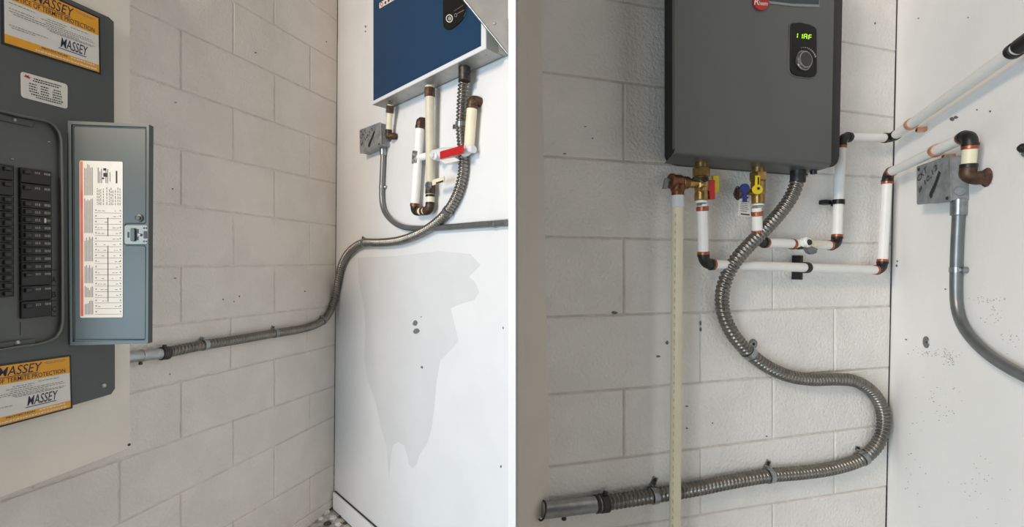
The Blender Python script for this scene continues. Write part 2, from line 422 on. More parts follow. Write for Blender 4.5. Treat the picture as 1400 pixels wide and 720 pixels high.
for (cx, cy, sx, sy, n) in ((1345, 410, 26, 3, 26), (1360, 430, 14, 14, 20), (1280, 482, 28, 6, 40), (1298, 490, 8, 10, 30), (1380, 460, 14, 14, 16), (1290, 560, 30, 40, 30), (1340, 660, 40, 40, 30), (1255, 640, 20, 60, 16), (1345, 245, 16, 8, 18)):
    for _ in range(n):
        x, y = random.gauss(cx, sx*0.55), random.gauss(cy, sy*0.55)
        if x < 1222 or x > 1400: continue
        a, b = random.uniform(0.4, 1.5), random.uniform(0.3, 0.8); f_ = pxfn(WR)
        g.add([f_(x-a, y, 0.0006), f_(x, y+b, 0.0006), f_(x+a, y, 0.0006), f_(x, y-b, 0.0006)], [(0, 1, 2, 3)])
mk('paint_specks', g, mat('speck_grey', (172, 170, 168), 0.8, var=0.3, vscale=80), w_right, kind='stuff')
for wall, P, spots in ((w_back, WB, ((800, 173, 2.2, 0.8), (810, 189, 1.5, 1), (772, 210, 2.5, 1), (840, 427, 4, 2.5), (912, 468, 2, 3), (900, 487, 3, 1.6), (939, 585, 1.5, 1.5), (974, 578, 1.2, 1), (958, 442, 1, 4), (958, 450, 1, 3), (1196, 32, 1, 2), (1226, 68, 1.8, 2), (939, 555, 2, 1), (1048, 596, 1.5, 1))),
                       (w_left, WL, ((239, 380, 2, 1), (305, 409, 1.2, 1.2), (327, 405, 1, 1.5), (236, 258, 1.3, 1.2), (240, 140, 1.8, 1), (320, 492*0+412, 1, 1), (232, 511, 1.2, 1.2), (417, 398, 1.2, 1.2), (349, 72, 2, 1), (446, 57, 1.2, 1)))):
    for cx, cy, rx, ry in spots: chip(P, wall, cx, cy, rx, ry)

# debris in the floor corner
for k, (x, y, r, m) in enumerate(((444, 700, 0.028, 'flake'), (455, 709, 0.022, 'flake'), (466, 706, 0.014, 'dirt'), (448, 716, 0.020, 'dirt'), (462, 717, 0.016, 'flake'), (452, 696, 0.012, 'dirt'), (472, 715, 0.012, 'dirt'), (438, 709, 0.016, 'flake'))):
    rr = ray(x, y); t = CAM_H/-rr.z; p = CAMP+rr*t; g = G()
    n = 7; rings = []
    for h, q in ((0.001, 1.0), (0.35, 0.95), (0.7, 0.55)):
        rings.append([p+V((math.cos(2*math.pi*i/n)*r*q*random.uniform(0.7, 1.2), math.sin(2*math.pi*i/n)*r*q*random.uniform(0.7, 1.2), h*r*0.8)) for i in range(n)])
    vs = [v for ring in rings for v in ring]; fs = [(a*n+i, a*n+(i+1) % n, (a+1)*n+(i+1) % n, (a+1)*n+i) for a in (0, 1) for i in range(n)]+[tuple(range(2*n, 3*n)), tuple(range(n))[::-1]]
    g.add(vs, fs)
    nm = 'paint_flake' if m == 'flake' else 'dirt_lump'
    lb = ('largest white paint flake on the floor, against the block wall', 'white paint flake nearest the baseboard corner on the floor', 'small dark dirt lump touching the foot of the baseboard',
          'largest dark dirt lump on the floor, between the paint flakes', 'white paint flake at the bottom picture edge beside the baseboard', 'tiny dark dirt lump in the deepest floor corner',
          'small dark dirt lump farthest right along the baseboard', 'leftmost white paint flake on the floor below the block wall')[k]
    tag(mk(nm, g, M[m]), lb, 'debris', ('paint flakes' if m == 'flake' else 'dirt lumps')+' in the floor corner')

# ------------------------------------------------------------------ breaker panel on its board
HV = 350.0
def mirror(x, y, xc=25.0):
    A = 2.0/(877-xc)-1.0/(877-x); x2 = 877-1.0/A; return (x2, HV+(y-HV)*(877-x2)/(877-x))
BO, PO = 0.045, 0.066          # front of the board and of the panel cover, from the block wall
fb = pxfn(WL, BO)
board = tag(mk('mounting_board', G().prism(fb, [(178, 613), (-262, 780), (-262, -420), (178, -64)], -BO+0.002, 0.0, 0.002), M['board']),
            'cream painted mounting board behind the open breaker panel', 'board')
mk('nail', G().lathe(fb(176.3, 613-5.5, 0), WL.n, [(0, 0.004), (0.002, 0.004)], 8), M['caulk'], board)

fp = pxfn(WL, PO)
panel = thing('breaker_panel', WL.at(25, 585, 0.0), 'dark grey metal breaker panel with its door swung open and two yellow notices', 'breaker panel')
panel.location = fp(25, 586, -0.02)
outer_r = [(156, 27), (157.2, 531), (156, 535), (152, 538.5)]
o_all = [(25, 575.5), (152, 538.5), (156, 535.5), (157.2, 531), (155.6, 30), (154, 26), (25, -33)]
o_all = o_all + [mirror(x, y) for x, y in o_all[-2:0:-1]]
in_r = [(25, 157.5), (55, 163.5), (68, 167), (76, 173), (82, 182), (84.5, 193), (86, 300), (86.5, 440), (84, 452), (78, 461), (66, 467), (50, 471), (25, 474)]
inner = in_r + [mirror(x, y) for x, y in in_r[-2:0:-1]]
def resamp2(poly, n, start):
    import bisect
    k = len(poly); seg = [math.dist(poly[i], poly[(i+1) % k]) for i in range(k)]; tot = sum(seg); out = []
    for j in range(n):
        d = tot*j/n; i = 0
        while d > seg[i]: d -= seg[i]; i += 1
        t = d/seg[i]; a, b = poly[i], poly[(i+1) % k]; out.append((lerp(a[0], b[0], t), lerp(a[1], b[1], t)))
    return out
g = G(); o2 = o_all[6:]+o_all[:6]     # start at the top middle, like the inner loop
# walk the outline in the same sense as the inner loop
o2 = [o2[0]] + o2[1:][::-1]
N = 240; A = resamp2(o2, N, 0); B = resamp2(inner, N, 0)
for cpt in o2:                        # keep the true corners of the outline
    j = min(range(N), key=lambda i: math.dist(A[i], cpt)); A[j] = cpt
vs = [fp(x, y, 0) for x, y in A]+[fp(x, y, 0) for x, y in B]+[fp(x, y, -0.014) for x, y in B]+[fp(x, y, BO-PO) for x, y in A]
fs = []
for i in range(N):
    j = (i+1) % N
    fs += [(i, j, N+j, N+i), (N+i, N+j, 2*N+j, 2*N+i), (3*N+i, 3*N+j, j, i)]
cover = mk('cover', g.add(vs, fs), M['panel'], panel)
mk('opening_rim', G().tube([fp(x, y, 0.0005) for x, y in B], 0.0034, 8, closed=True), M['dead'], panel)
mk('dead_front', G().prism(fp, B, -0.0185, -0.013), M['dead'], panel)
# lock bars of the dead front, screws
bar = mk('lock_bar', G().prism(fp, [(49, 173.5), (-20, 159), (-20, 151), (49, 165.5)], -0.013, -0.006, 0.001), M['panel'], panel)
mk('screw', G().lathe(fp(22, 163, -0.006), WL.n, [(0, 0.005), (0.002, 0.0045), (0.0035, 0.002)], 10), M['steel'], bar)
bar = mk('lock_bar', G().prism(fp, [(51, 470), (-20, 478), (-20, 471), (51, 463)], -0.013, -0.006, 0.001), M['panel'], panel)
mk('screw', G().lathe(fp(26, 468.5, -0.006), WL.n, [(0, 0.006), (0.002, 0.0055), (0.0035, 0.002)], 10), M['steel'], bar)
for x, y in ((142, 527), (71.5, 193.5), (21, 217)):
    mk('screw', G().lathe(fp(x, y, 0 if x > 100 else -0.013), WL.n, [(0, 0.0062 if x > 100 else 0.003), (0.002, 0.0058 if x > 100 else 0.0025), (0.0038, 0.0022 if x > 100 else 0.001)], 12), M['steel'], panel)
# breakers
def breaker(x0, x1, yl0, yl1, yr0, yr1, flip, dbl, bright=False):
    poly = [(x0, yl1-0.5), (x1, yr1-0.5), (x1, yr0+0.5), (x0, yl0+0.5)]
    b = mk('breaker', G().prism(fp, poly, -0.0135, -0.004, 0.0015), M['breaker'], panel)
    ym = lambda x, t: lerp(lerp(yl0, yr0, (x-x0)/(x1-x0)), lerp(yl1, yr1, (x-x0)/(x1-x0)), t)
    W = x1-x0; hs = (0.25, 0.75) if dbl and not flip else ((0.5,) if not dbl else (0.3,))
    a, c_ = (0.10, 0.30) if not flip else (0.70, 0.90)
    ta, tb = (0.22, 0.78) if not dbl else (0.16, 0.40)
    tx0, tx1 = x0+W*a, x0+W*c_
    mk('toggle', G().prism(fp, [(tx0, ym(tx0, tb)), (tx1, ym(tx1, tb)), (tx1, ym(tx1, ta)), (tx0, ym(tx0, ta))], -0.004, 0.004, 0.0015), M['toggle'], b)
    g = G(); segs = ((0.46, 0.50), (0.52, 0.55), (0.58, 0.62), (0.76, 0.80), (0.81, 0.85), (0.87, 0.91), (0.92, 0.95))
    for sa, sb in segs:
        if flip: sa, sb = 1-sb, 1-sa
        xa, xb = x0+W*sa, x0+W*sb; t0, t1 = (0.34, 0.66) if not dbl else (0.18, 0.32)
        g.add([fp(xa, ym(xa, t1), -0.0037), fp(xb, ym(xb, t1), -0.0037), fp(xb, ym(xb, t0), -0.0037), fp(xa, ym(xa, t0), -0.0037)], [(0, 1, 2, 3)])
    mk('rating_print', g, M['print_w'], b)
    if bright:
        xa, xb = x0+W*0.74, x0+W*0.79
        mk('test_tab', G().prism(fp, [(xa, ym(xa, 0.8)), (xb, ym(xb, 0.8)), (xb, ym(xb, 0.2)), (xa, ym(xa, 0.2))], -0.004, -0.001, 0.0003), M['paper'], b)
yr = [228, 249, 272, 283, 294, 304.8, 315.6, 326.4, 337.2, 348, 359, 370, 391, 412, 436]
def rr(y): return HV+(y-HV)*(877-72.5)/(877-30)      # same level at the far end of the breaker
for i in range(len(yr)-1):
    breaker(29.5+2*(yr[i]-228)/208, 72+1.2*(yr[i]-228)/208, yr[i], yr[i+1], rr(yr[i]), rr(yr[i+1]), False, yr[i+1]-yr[i] > 15, i == 4)
yl = [226, 247, 268] + [268+10.6*k for k in range(1, 14)]
for i in range(len(yl)-1):
    x1_, x0_ = 21, mirror(72, 300)[0]
    k0 = (877-x0_)/(877-x1_)
    breaker(x0_, x1_, HV+(yl[i]-HV)*k0, HV+(yl[i+1]-HV)*k0, yl[i], yl[i+1], True, yl[i+1]-yl[i] > 15)
g = G()
for ch, x, y in (('A', 78, 382), ('B', 78, 402.5), ('C', 78.5, 422.5)):
    text_geo(ch, fp, x-3, y+4, x+3, y-4, -0.0126, bold=0.02, g=g)
for y in (369, 390, 411, 432): g.quad(fp, 74.5, y+0.6, 81.5, y-0.6, -0.0126)
mk('marker_letters', g, M['marker'], panel, 'handwritten black letters A, B, C beside the lower breakers')
mk('marker_line', G().quad(fp, 31.8, 458, 32.8, 440, -0.0126), M['marker'], panel)

# notices
def notice(tl, tr, br, bl, label):
    fn = quadfn(WL, tl, tr, br, bl, PO)
    n = mk('notice', G().prism(fn, [(0, 0), (1, 0), (1, 1), (0, 1)], 0.0003, 0.0022), M['frame_blk'], panel, label)
    mk('sheet', G().prism(fn, [(0.022, 0.03), (0.978, 0.03), (0.978, 0.97), (0.022, 0.97)], 0.002, 0.0026), M['paper'], n)
    mk('top_band', G().prism(fn, [(0.022, 0.67), (0.978, 0.67), (0.978, 0.97), (0.022, 0.97)], 0.002, 0.0029), M['yellow_print'], n)
    mk('bottom_band', G().prism(fn, [(0.022, 0.03), (0.978, 0.03), (0.978, 0.155), (0.022, 0.155)], 0.002, 0.0029), M['yellow_print'], n)
    g = G(); text_geo('MASSEY', fn, 0.29, 0.795, 0.70, 0.945, 0.0032, 0.25, 0.004, g); g.quad(fn, 0.27, 0.775, 0.66, 0.785, 0.0032); mk('company_lettering', g, M['navy'], n); g = G()
    text_geo('MASSEY', fn, 0.55, 0.24, 0.85, 0.40, 0.0032, 0.25, 0.004, g); g.quad(fn, 0.53, 0.212, 0.83, 0.224, 0.0032)
    mk('company_lettering', g, M['navy'], n)
    g = G(); text_geo('NOTICE OF TERMITE PROTECTION', fn, 0.07, 0.69, 0.93, 0.765, 0.0032, 0, 0.006, g)
    mk('title_lettering', g, M['ink_d'], n)
    g = G()
    for t, a, b in ((0.62, 0.06, 0.30), (0.60, 0.42, 0.62), (0.615, 0.66, 0.86), (0.565, 0.36, 0.60), (0.54, 0.06, 0.30), (0.53, 0.40, 0.90), (0.50, 0.06, 0.93), (0.47, 0.10, 0.75), (0.445, 0.42, 0.93), (0.425, 0.44, 0.90), (0.30, 0.06, 0.42), (0.27, 0.08, 0.30), (0.92, 0.72, 0.94), (0.90, 0.74, 0.92)):
        x = a
        while x < b:
            w = random.uniform(0.012, 0.04); g.quad(fn, x, t, min(x+w, b), t+0.010, 0.0031); x += w+0.008
    mk('form_print', g, M['ink'], n, kind='stuff')
    g = G(); text_geo('PROTECTION', fn, 0.36, 0.108, 0.62, 0.142, 0.0032, 0, 0.01, g)
    mk('band_lettering', g, M['ink_d'], n)
    g = G()
    for t, a, b in ((0.055, 0.30, 0.95), (0.115, 0.66, 0.92)):
        x = a
        while x < b:
            w = random.uniform(0.012, 0.035); g.quad(fn, x, t, min(x+w, b), t+0.022, 0.0032); x += w+0.008
    mk('band_lettering', g, M['paper'], n)
notice((1, -37), (136, 24), (137.3, 102), (2, 60), 'upper yellow and white termite protection notice with black border')
notice((-54, 505), (96.5, 484.5), (98.6, 557.5), (-54, 598), 'lower yellow and white termite protection notice with black border')
# white maker label
fn = quadfn(WL, (28, 97.5), (92, 115.5), (92, 149), (28.8, 132.5), PO)
lab = mk('maker_label', G().prism(fn, rrect(0, 0, 1, 1, 0.06, 0.12), 0.0002, 0.0012), M['paper'], panel, 'white rounded maker label with red bird mark')
g = G()
for t, segs in ((0.83, ((0.26, 0.85),)), (0.74, ((0.24, 0.80),)), (0.60, ((0.16, 0.32), (0.40, 0.58), (0.68, 0.84))), (0.50, ((0.16, 0.32), (0.40, 0.56), (0.66, 0.86))), (0.40, ((0.16, 0.32), (0.40, 0.58), (0.66, 0.88))), (0.30, ((0.16, 0.36), (0.40, 0.58), (0.66, 0.86))), (0.20, ((0.20, 0.90),)), (0.11, ((0.30, 0.86),))):
    for a, b in segs:
        x = a
        while x < b: w = random.uniform(0.02, 0.05); g.quad(fn, x, t, min(b, x+w), t+0.045, 0.0015); x += w+0.012
mk('label_print', g, M['ink_d'], lab, kind='stuff')
mk('bird_mark', G().prism(fn, [(0.05, 0.84), (0.10, 0.82), (0.16, 0.80), (0.20, 0.84), (0.155, 0.88), (0.17, 0.93), (0.12, 0.90), (0.08, 0.94), (0.09, 0.88)], 0.0012, 0.0016), M['red_badge'], lab)

# the door, swung out towards the room
hy = fp(96, 320, 0.006).y
D0 = CAMP+ray(94, 165)*hy; D1 = CAMP+ray(205, 170)*(hy*1.028); D2 = CAMP+ray(98, 472)*hy
DP = Plane((D0+D2)/2, (D1-D0).normalized()*1.0 - V((0, 0, (D1-D0).normalized().z)))
fd = pxfn(DP)
dpoly = [(97.5, 471.5), (203.5, 469), (205, 170.5), (94, 165.5)]
door = mk('panel_door', G().prism(fd, dpoly, -0.016, 0.0, 0.002), M['door'], panel, 'grey hinged panel door standing open with a printed directory inside')
def frame_strip(polyo, polyi, c0, c1):
    g = G(); n = len(polyo)
    for i in range(n):
        j = (i+1) % n
        a, b, c_, d = polyo[i], polyo[j], polyi[j], polyi[i]
        g.prism(fd, [a, b, c_, d], c0, c1)
    return g
mk('door_flange', frame_strip(dpoly, [(101, 466.5), (200.5, 464.5), (201.5, 174), (98.8, 170.3)], -0.001, 0.004), M['door'], door)
bead = [(101.8, 463.5), (101, 300), (100.4, 173.5), (103, 172), (199, 175.5), (199.5, 177.5), (199.4, 303.5), (197, 305), (172.5, 305.2), (170.6, 308), (170.4, 332), (172.5, 335), (197, 335.6), (199.2, 338), (199, 462), (196, 463.5)]
mk('door_bead', G().tube([fd(x, y, 0.0005) for x, y in bead], 0.0016, 6, closed=True), M['door'], door)
mk('door_boss', G().lathe(fd(190.5, 298, 0), DP.n, [(0, 0.011), (0.003, 0.010), (0.004, 0.006), (0.007, 0.005)], 16), M['door'], door)
lat = mk('latch', G().prism(fd, rrect(171.5, 307.5, 203.8, 334, 3, 3), 0.0, 0.005, 0.001), M['latch'], door)
mk('latch_button', G().prism(fd, rrect(181.5, 312, 187.5, 329.5, 1.5, 2), 0.005, 0.011, 0.001), M['door'], lat)
g = G().prism(fd, rrect(176, 317, 178.6, 325, 0.5, 1), 0.004, 0.0056); g.prism(fd, rrect(189, 313, 191.2, 319, 0.5, 1), 0.004, 0.0056); g.prism(fd, rrect(189, 323, 191.2, 328.5, 0.5, 1), 0.004, 0.0056)
g.prism(fd, rrect(198, 316, 202.8, 326, 0.5, 1), 0.004, 0.0058); g.prism(fd, rrect(197.5, 310.5, 199.6, 313, 0.4, 0.4), 0.004, 0.0056); g.prism(fd, rrect(200.8, 310.5, 202.8, 313, 0.4, 0.4), 0.004, 0.0056); g.prism(fd, rrect(197.5, 328.8, 199.6, 331, 0.4, 0.4), 0.004, 0.0056); g.prism(fd, rrect(200.8, 328.8, 202.8, 331, 0.4, 0.4), 0.004, 0.0056)
mk('latch_slots', g, M['black'], lat)
mk('latch_spring', G().lathe(fd(193.8, 321, 0.005), DP.n, [(0, 0.004), (0.004, 0.0035), (0.006, 0.0015)], 10), M['zinc'], lat)
for y0, y1, x in ((212, 223, 93.6), (414, 427, 95.4)):
    mk('hinge_pin', G().tube([fd(x, y0, -0.004), fd(x, y1, -0.004)], 0.0030, 8), M['zinc'], panel)
# directory sheet
fn = quadfn(DP, (109, 219.5), (168, 221), (168.3, 433.5), (110, 434), 0.0)
sh = mk('directory_sheet', G().prism(fn, rrect(0, 0, 1, 1, 0.03, 0.01), 0.0002, 0.0010), M['paper'], door, 'white printed circuit directory with a red edge strip')
mk('red_strip', G().prism(fn, [(0.01, 0.01), (0.075, 0.01), (0.075, 0.995), (0.01, 0.995)], 0.0008, 0.0013), M['red_ink'], sh)
g = G()
for k in range(19):                                       # ruled rows
    t = 0.02+0.036*k*1.0
    g.quad(fn, 0.35, t, 0.97, t+0.0025, 0.0013)
    for a in (0.36, 0.93): g.quad(fn, a, t+0.014, a+0.03, t+0.022, 0.0013)
    x = 0.42
    while x < 0.9:
        w = random.uniform(0.02, 0.07)
        if abs(x-0.65) > 0.06 and random.random() < 0.45: g.quad(fn, x, t+0.012, x+w, t+0.016, 0.0013)
        x += w+0.03
for t0, t1 in ((0.78, 0.98), (0.54, 0.76), (0.36, 0.52), (0.22, 0.34), (0.13, 0.205), (0.02, 0.115)):
    for x in (0.11, 0.145, 0.18, 0.215, 0.25, 0.285):
        g.quad(fn, x, t0, x+0.016, t1-random.uniform(0, 0.03), 0.0013)
for x in (0.40, 0.44, 0.48, 0.54, 0.62, 0.68, 0.72, 0.76, 0.82, 0.88, 0.93):
    y = 0.72
    while y < 0.82: h = random.uniform(0.006, 0.02); g.quad(fn, x, y, x+0.018, y+h, 0.0013); y += h+0.006
for x in (0.42, 0.46, 0.50, 0.60, 0.64): g.quad(fn, x, 0.86, x+0.02, 0.97-random.uniform(0, 0.04), 0.0013)
mk('directory_print', g, M['ink'], sh, kind='stuff')
g = G(); g.quad(fn, 0.645, 0.10, 0.66, 0.46, 0.0014); mk('directory_marks', g, M['ink_d'], sh); g = G(); g.quad(fn, 0.645, 0.52, 0.66, 0.64, 0.0014); g.quad(fn, 0.84, 0.86, 0.875, 0.94, 0.0014); g.quad(fn, 0.70, 0.87, 0.71, 0.93, 0.0014); g.quad(fn, 0.52, 0.885, 0.57, 0.895, 0.0014); g.quad(fn, 0.55, 0.90, 0.64, 0.925, 0.0014); g.quad(fn, 0.55, 0.94, 0.62, 0.955, 0.0014)
mk('directory_marks', g, M['ink_d'], sh, kind='stuff')

# ------------------------------------------------------------------ generic fittings
def conduit_strap(P, c, tan, r, ear, label, group, wide=0.016, big_washer=False):
    """a one-hole strap: band round the conduit, ear against the wall, screw"""
    tan = tan.normalized(); base = c - P.n*c.dot(P.n) + P.n*(P.p.dot(P.n))
    t = thing('conduit_strap', base, label, 'strap', group)
    mk('band', G().lathe(c-tan*wide/2, tan, [(0, r*0.95), (0.0, r*1.10), (wide, r*1.10), (wide, r*0.95)], 20), M['zinc'], t)
    side = (ear-c); side -= P.n*side.dot(P.n); L = side.length; sd = side.normalized(); tn = P.n.cross(sd)
    e0 = ear + P.n*((P.p-ear).dot(P.n))
    g = G(); p0 = e0 - sd*(L-r*0.9) - tn*wide*0.5
    g.box(p0+P.n*0.0005, sd*(L-r*0.9+wide*0.45), tn*wide, P.n*0.003)
    g.box(p0+sd*0.001+P.n*0.0005, sd*0.004, tn*wide, P.n*r*0.9)
    mk('ear', g, M['zinc'], t)
    if big_washer: mk('anchor_plate', G().lathe(e0, P.n, [(0, 0.015), (0.0025, 0.014)], 18), M['emt'], t)
    mk('screw', G().lathe(e0+P.n*0.003, P.n, [(0, 0.0048), (0.002, 0.0045), (0.0035, 0.002)], 10), M['dark_metal'], t)
    return t
def sleeve(root, name, a, b, r, m, sides=18, label=None):
    d = b-a; L = d.length; e = min(0.0012, L*0.2)
    return mk(name, G().lathe(a, d, [(0, r-e), (e, r), (L-e, r), (L, r-e)], sides), m, root, label)
def pipe_run(root, pts, r, pipe_mats, elbow_mats, ring_mat, ring_skip=(), elbow_r=1.18, leg=0.027):
    """straight pipes between corner points, a moulded elbow at each inner corner, crimp rings beside it"""
    n = len(pts)
    for i in range(n-1):
        d = (pts[i+1]-pts[i]).normalized()
        a = pts[i]+d*(leg*0.8 if i > 0 else 0); b = pts[i+1]-d*(leg*0.8 if i < n-2 else 0)
        pm = pipe_mats[i]
        if pm is not None: mk('pipe', G().tube([a, b], r, 18), pm, root)
        rm = ring_mat[i] if isinstance(ring_mat, list) else ring_mat
        if rm is not None:
            if i > 0 and (i, 'a') not in ring_skip: sleeve(root, 'crimp_ring', a+d*leg*0.12, a+d*(leg*0.12+0.009), r*1.15, rm)
            if i < n-2 and (i, 'b') not in ring_skip: sleeve(root, 'crimp_ring', b-d*(leg*0.12+0.009), b-d*leg*0.12, r*1.15, rm)
    for i in range(1, n-1):
        c = pts[i]; da = (pts[i-1]-c).normalized(); db = (pts[i+1]-c).normalized(); path = []
        for k in range(9):
            t = k/8; path.append((c+da*leg)*(1-t)**2+c*2*t*(1-t)+(c+db*leg)*t*t)
        em = elbow_mats[i-1]
        if em is None: continue
        g = G().tube(path, r*1.08, 16); g.lathe(c+da*leg*0.98, -da, [(0, r*elbow_r), (0.006, r*elbow_r)], 16); g.lathe(c+db*leg*0.98, -db, [(0, r*elbow_r), (0.006, r*elbow_r)], 16)
        mk('elbow', g, em, root)

# ------------------------------------------------------------------ first corner: flexible conduit from the panel to the blue heater
RF = 0.0185
def LCP(x, y, off=RF*1.15):
    if x < 440: return WL.at(x, y, off)
    if x > 480: return WM.at(x, y, off)
    return corner_at(WL, WM, x, y, off)
pts = [(224, 482.5), (250, 477), (278, 471.5), (325, 464), (375, 455.5), (410, 450), (432, 443.5), (445, 435), (453, 422), (459, 402), (463, 380), (467, 362), (475, 347), (487, 336), (499, 331.5), (520, 331.5), (545, 329), (570, 320.5), (592, 308), (611, 290), (625, 266), (632.5, 238), (633, 210), (630.5, 180), (631, 150), (633, 120), (635, 97)]
p3 = [LCP(x, y) for x, y in pts]
for k in (-1, -2, -3): p3[k] = WM.at(pts[k][0], pts[k][1], (0.045, 0.036, 0.028)[-k-1])
lconduit = thing('flexible_conduit', p3[0], 'ribbed metal flexible conduit from the breaker panel across the corner to the blue heater', 'conduit')
gx, lpath = flex_geo(p3, RF)
mk('hose', gx, M['flex'], lconduit)
a, b = fb(178, 489.2, RF*1.15-BO)+WL.u*0.001, WL.at(222, 483, RF*1.15); d = (b-a).normalized()
sleeve(lconduit, 'coupling', a, b, RF*0.98, M['steel'])
sleeve(lconduit, 'coupling_collar', a+d*(b-a).length*0.40, a+d*(b-a).length*0.47, RF*1.06, M['steel'])
sleeve(lconduit, 'clamp', b-d*0.006, b+d*0.020, RF*1.18, M['dark_metal'])
mk('clamp_screw', G().lathe(b+d*0.007+V((0, 0, RF*1.1)), V((0, 0, 1)), [(0, 0.006), (0.008, 0.006)], 8), M['dark_metal'], lconduit)
mk('set_screw', G().lathe(a+d*(b-a).length*0.40-V((0, 0, RF*0.9)), V((0, 0, -1)), [(0, 0.004), (0.008, 0.0055), (0.011, 0.0055)], 8), M['dark_metal'], lconduit)
ct = p3[-1]; sleeve(lconduit, 'connector', ct+V((0, 0, -0.035)), ct+V((0, 0, 0.012)), RF*1.12, M['dark_metal'])
mk('connector_screw', G().lathe(ct+WM.u*RF+V((0, 0, -0.01)), WM.u, [(0, 0.006), (0.010, 0.006)], 8), M['dark_metal'], lconduit)
def strap_on(P, path, cpx, ear, r, label, group, big=False):
    def proj(p): q = p-CAMP; return (CX+F*q.x/q.y, CY-F*q.z/q.y)
    i = min(range(len(path)), key=lambda k: math.dist(proj(path[k]), cpx))
    tan = path[min(i+6, len(path)-1)]-path[max(i-6, 0)]
    return conduit_strap(P, path[i], tan, r, P.at(ear[0], ear[1], 0.002), label, group, big_washer=big)
gs = 'one-hole straps along the conduit from the panel'
strap_on(WL, lpath, (279, 471), (276, 463), RF, 'zinc conduit strap nearest the panel door, on the block wall', gs)
strap_on(WL, lpath, (376, 455.5), (373, 447.5), RF, 'zinc conduit strap midway along the block wall, on the sloping conduit', gs)
strap_on(WL, lpath, (442, 438), (438.5, 433.5), RF, 'zinc conduit strap at the inner corner where the conduit turns up', gs)
strap_on(WM, lpath, (499, 331), (496, 325), RF, 'zinc conduit strap on the smooth wall just past the corner', gs)
strap_on(WM, lpath, (613, 289), (604.5, 293.5), RF, 'zinc conduit strap with round plate where two conduits cross', gs, True)
strap_on(WM, lpath, (630.5, 170), (621, 173), RF, 'zinc conduit strap beside the cream pipe under the blue heater', gs)

# ------------------------------------------------------------------ first corner: blue water heater
HO = 0.085
fh = pxfn(WM, HO); VX, VY = 102.0, 344.0
def lvl(x, y, x2): return y+(y-VY)*(x2-x)/(x-VX)          # y of the same level at x2
heater = thing('water_heater', WM.at(580, 110, 0.0), 'blue fronted tankless water heater on the smooth wall above old cream pipes', 'water heater')
xL, xR = 508.5, 664.0; yb = 143.0; yt = -75.0
case = [(xL, yb), (xR, lvl(xL, yb, xR)), (xR, lvl(xL, yt, xR)), (xL, yt)]
mk('casing', G().prism(fh, case, -HO+0.012, -0.004, 0.001), M['heater_steel'], heater)
fb_ = [(510.6, lvl(xL, 139, 510.6)), (657.5, 64), (657.5, lvl(xL, yt+2, 657.5)), (510.6, lvl(xL, yt+2, 510.6))]
mk('white_edge', G().prism(fh, case, -0.004, 0.0, 0.001), M['heater_white'], heater)
mk('front_panel', G().prism(fh, [(510.8, 137.6), (657.8, 62.8), (657.8, lvl(xL, yt+4, 657.8)), (510.8, lvl(xL, yt+4, 510.8))], -0.001, 0.0012, 0.0003), M['blue'], heater)
cp = [(606.8, -60), (606.6, 20), (607, 36), (609, 40), (613, 41.4), (618, 40.4), (625, 35.5), (631, 30), (635.5, 24), (638.3, 17.5), (639.3, 10), (639.3, -80)]
ctl = mk('control_panel', G().prism(fh, cp, 0.0, 0.004, 0.001), M['black_gloss'], heater)
def circ(cx, cy, rx, ry, n=16): return [(cx+rx*math.cos(2*math.pi*k/n), cy+ry*math.sin(2*math.pi*k/n)) for k in range(n)]
mk('dial_mark', G().tube([fh(x, y, 0.0045) for x, y in circ(616, 26, 4.3, 5)], 0.0016, 6, closed=True), M['paper'], ctl)
mk('dial_face', G().prism(fh, circ(616.4, 26, 2.4, 2.8), 0.004, 0.005), M['print_w'], ctl)
mk('power_mark', G().tube([fh(x, y, 0.0045) for x, y in circ(624.6, 21.6, 1.7, 2.2)], 0.0008, 6, closed=True), M['print_w'], ctl)
g = G()
for i in range(7): x = 627+i*1.3; y = 19-i*0.75; g.add([fh(x, y+0.8, 0.0045), fh(x+0.8, y+0.4, 0.0045), fh(x+0.8, y-0.6, 0.0045), fh(x, y-0.2, 0.0045)], [(0, 1, 2, 3)])
for i in range(10): x = 622+i*1.3; y = 15.5-i*0.8; g.add([fh(x, y+0.5, 0.0045), fh(x+0.9, y+0.1, 0.0045), fh(x+0.9, y-0.4, 0.0045), fh(x, y, 0.0045)], [(0, 1, 2, 3)])
mk('control_print', g, M['print_w'], ctl)
lg = mk('logo_strip', G().prism(fh, [(519.3, 12), (540, 0), (580, -23), (580, -33), (540, -8), (519.3, 4.6)], 0.001, 0.0022), M['badge_w'], heater)
mk('logo_mark', G().tube([fh(x, y, 0.0026) for x, y in circ(522.7, 6.2, 1.7, 2.4)], 0.0016, 6, closed=True), M['red_badge'], lg)
g = G()
for k in range(3): x = 526.5+k*4.4; y = 4-k*2.5; g.prism(fh, [(x, y+2.2), (x+2.4, y+0.8), (x+2.4, y-2.6), (x, y-1.2)], 0.002, 0.0026)
mk('logo_lettering', g, M['ink_d'], lg)
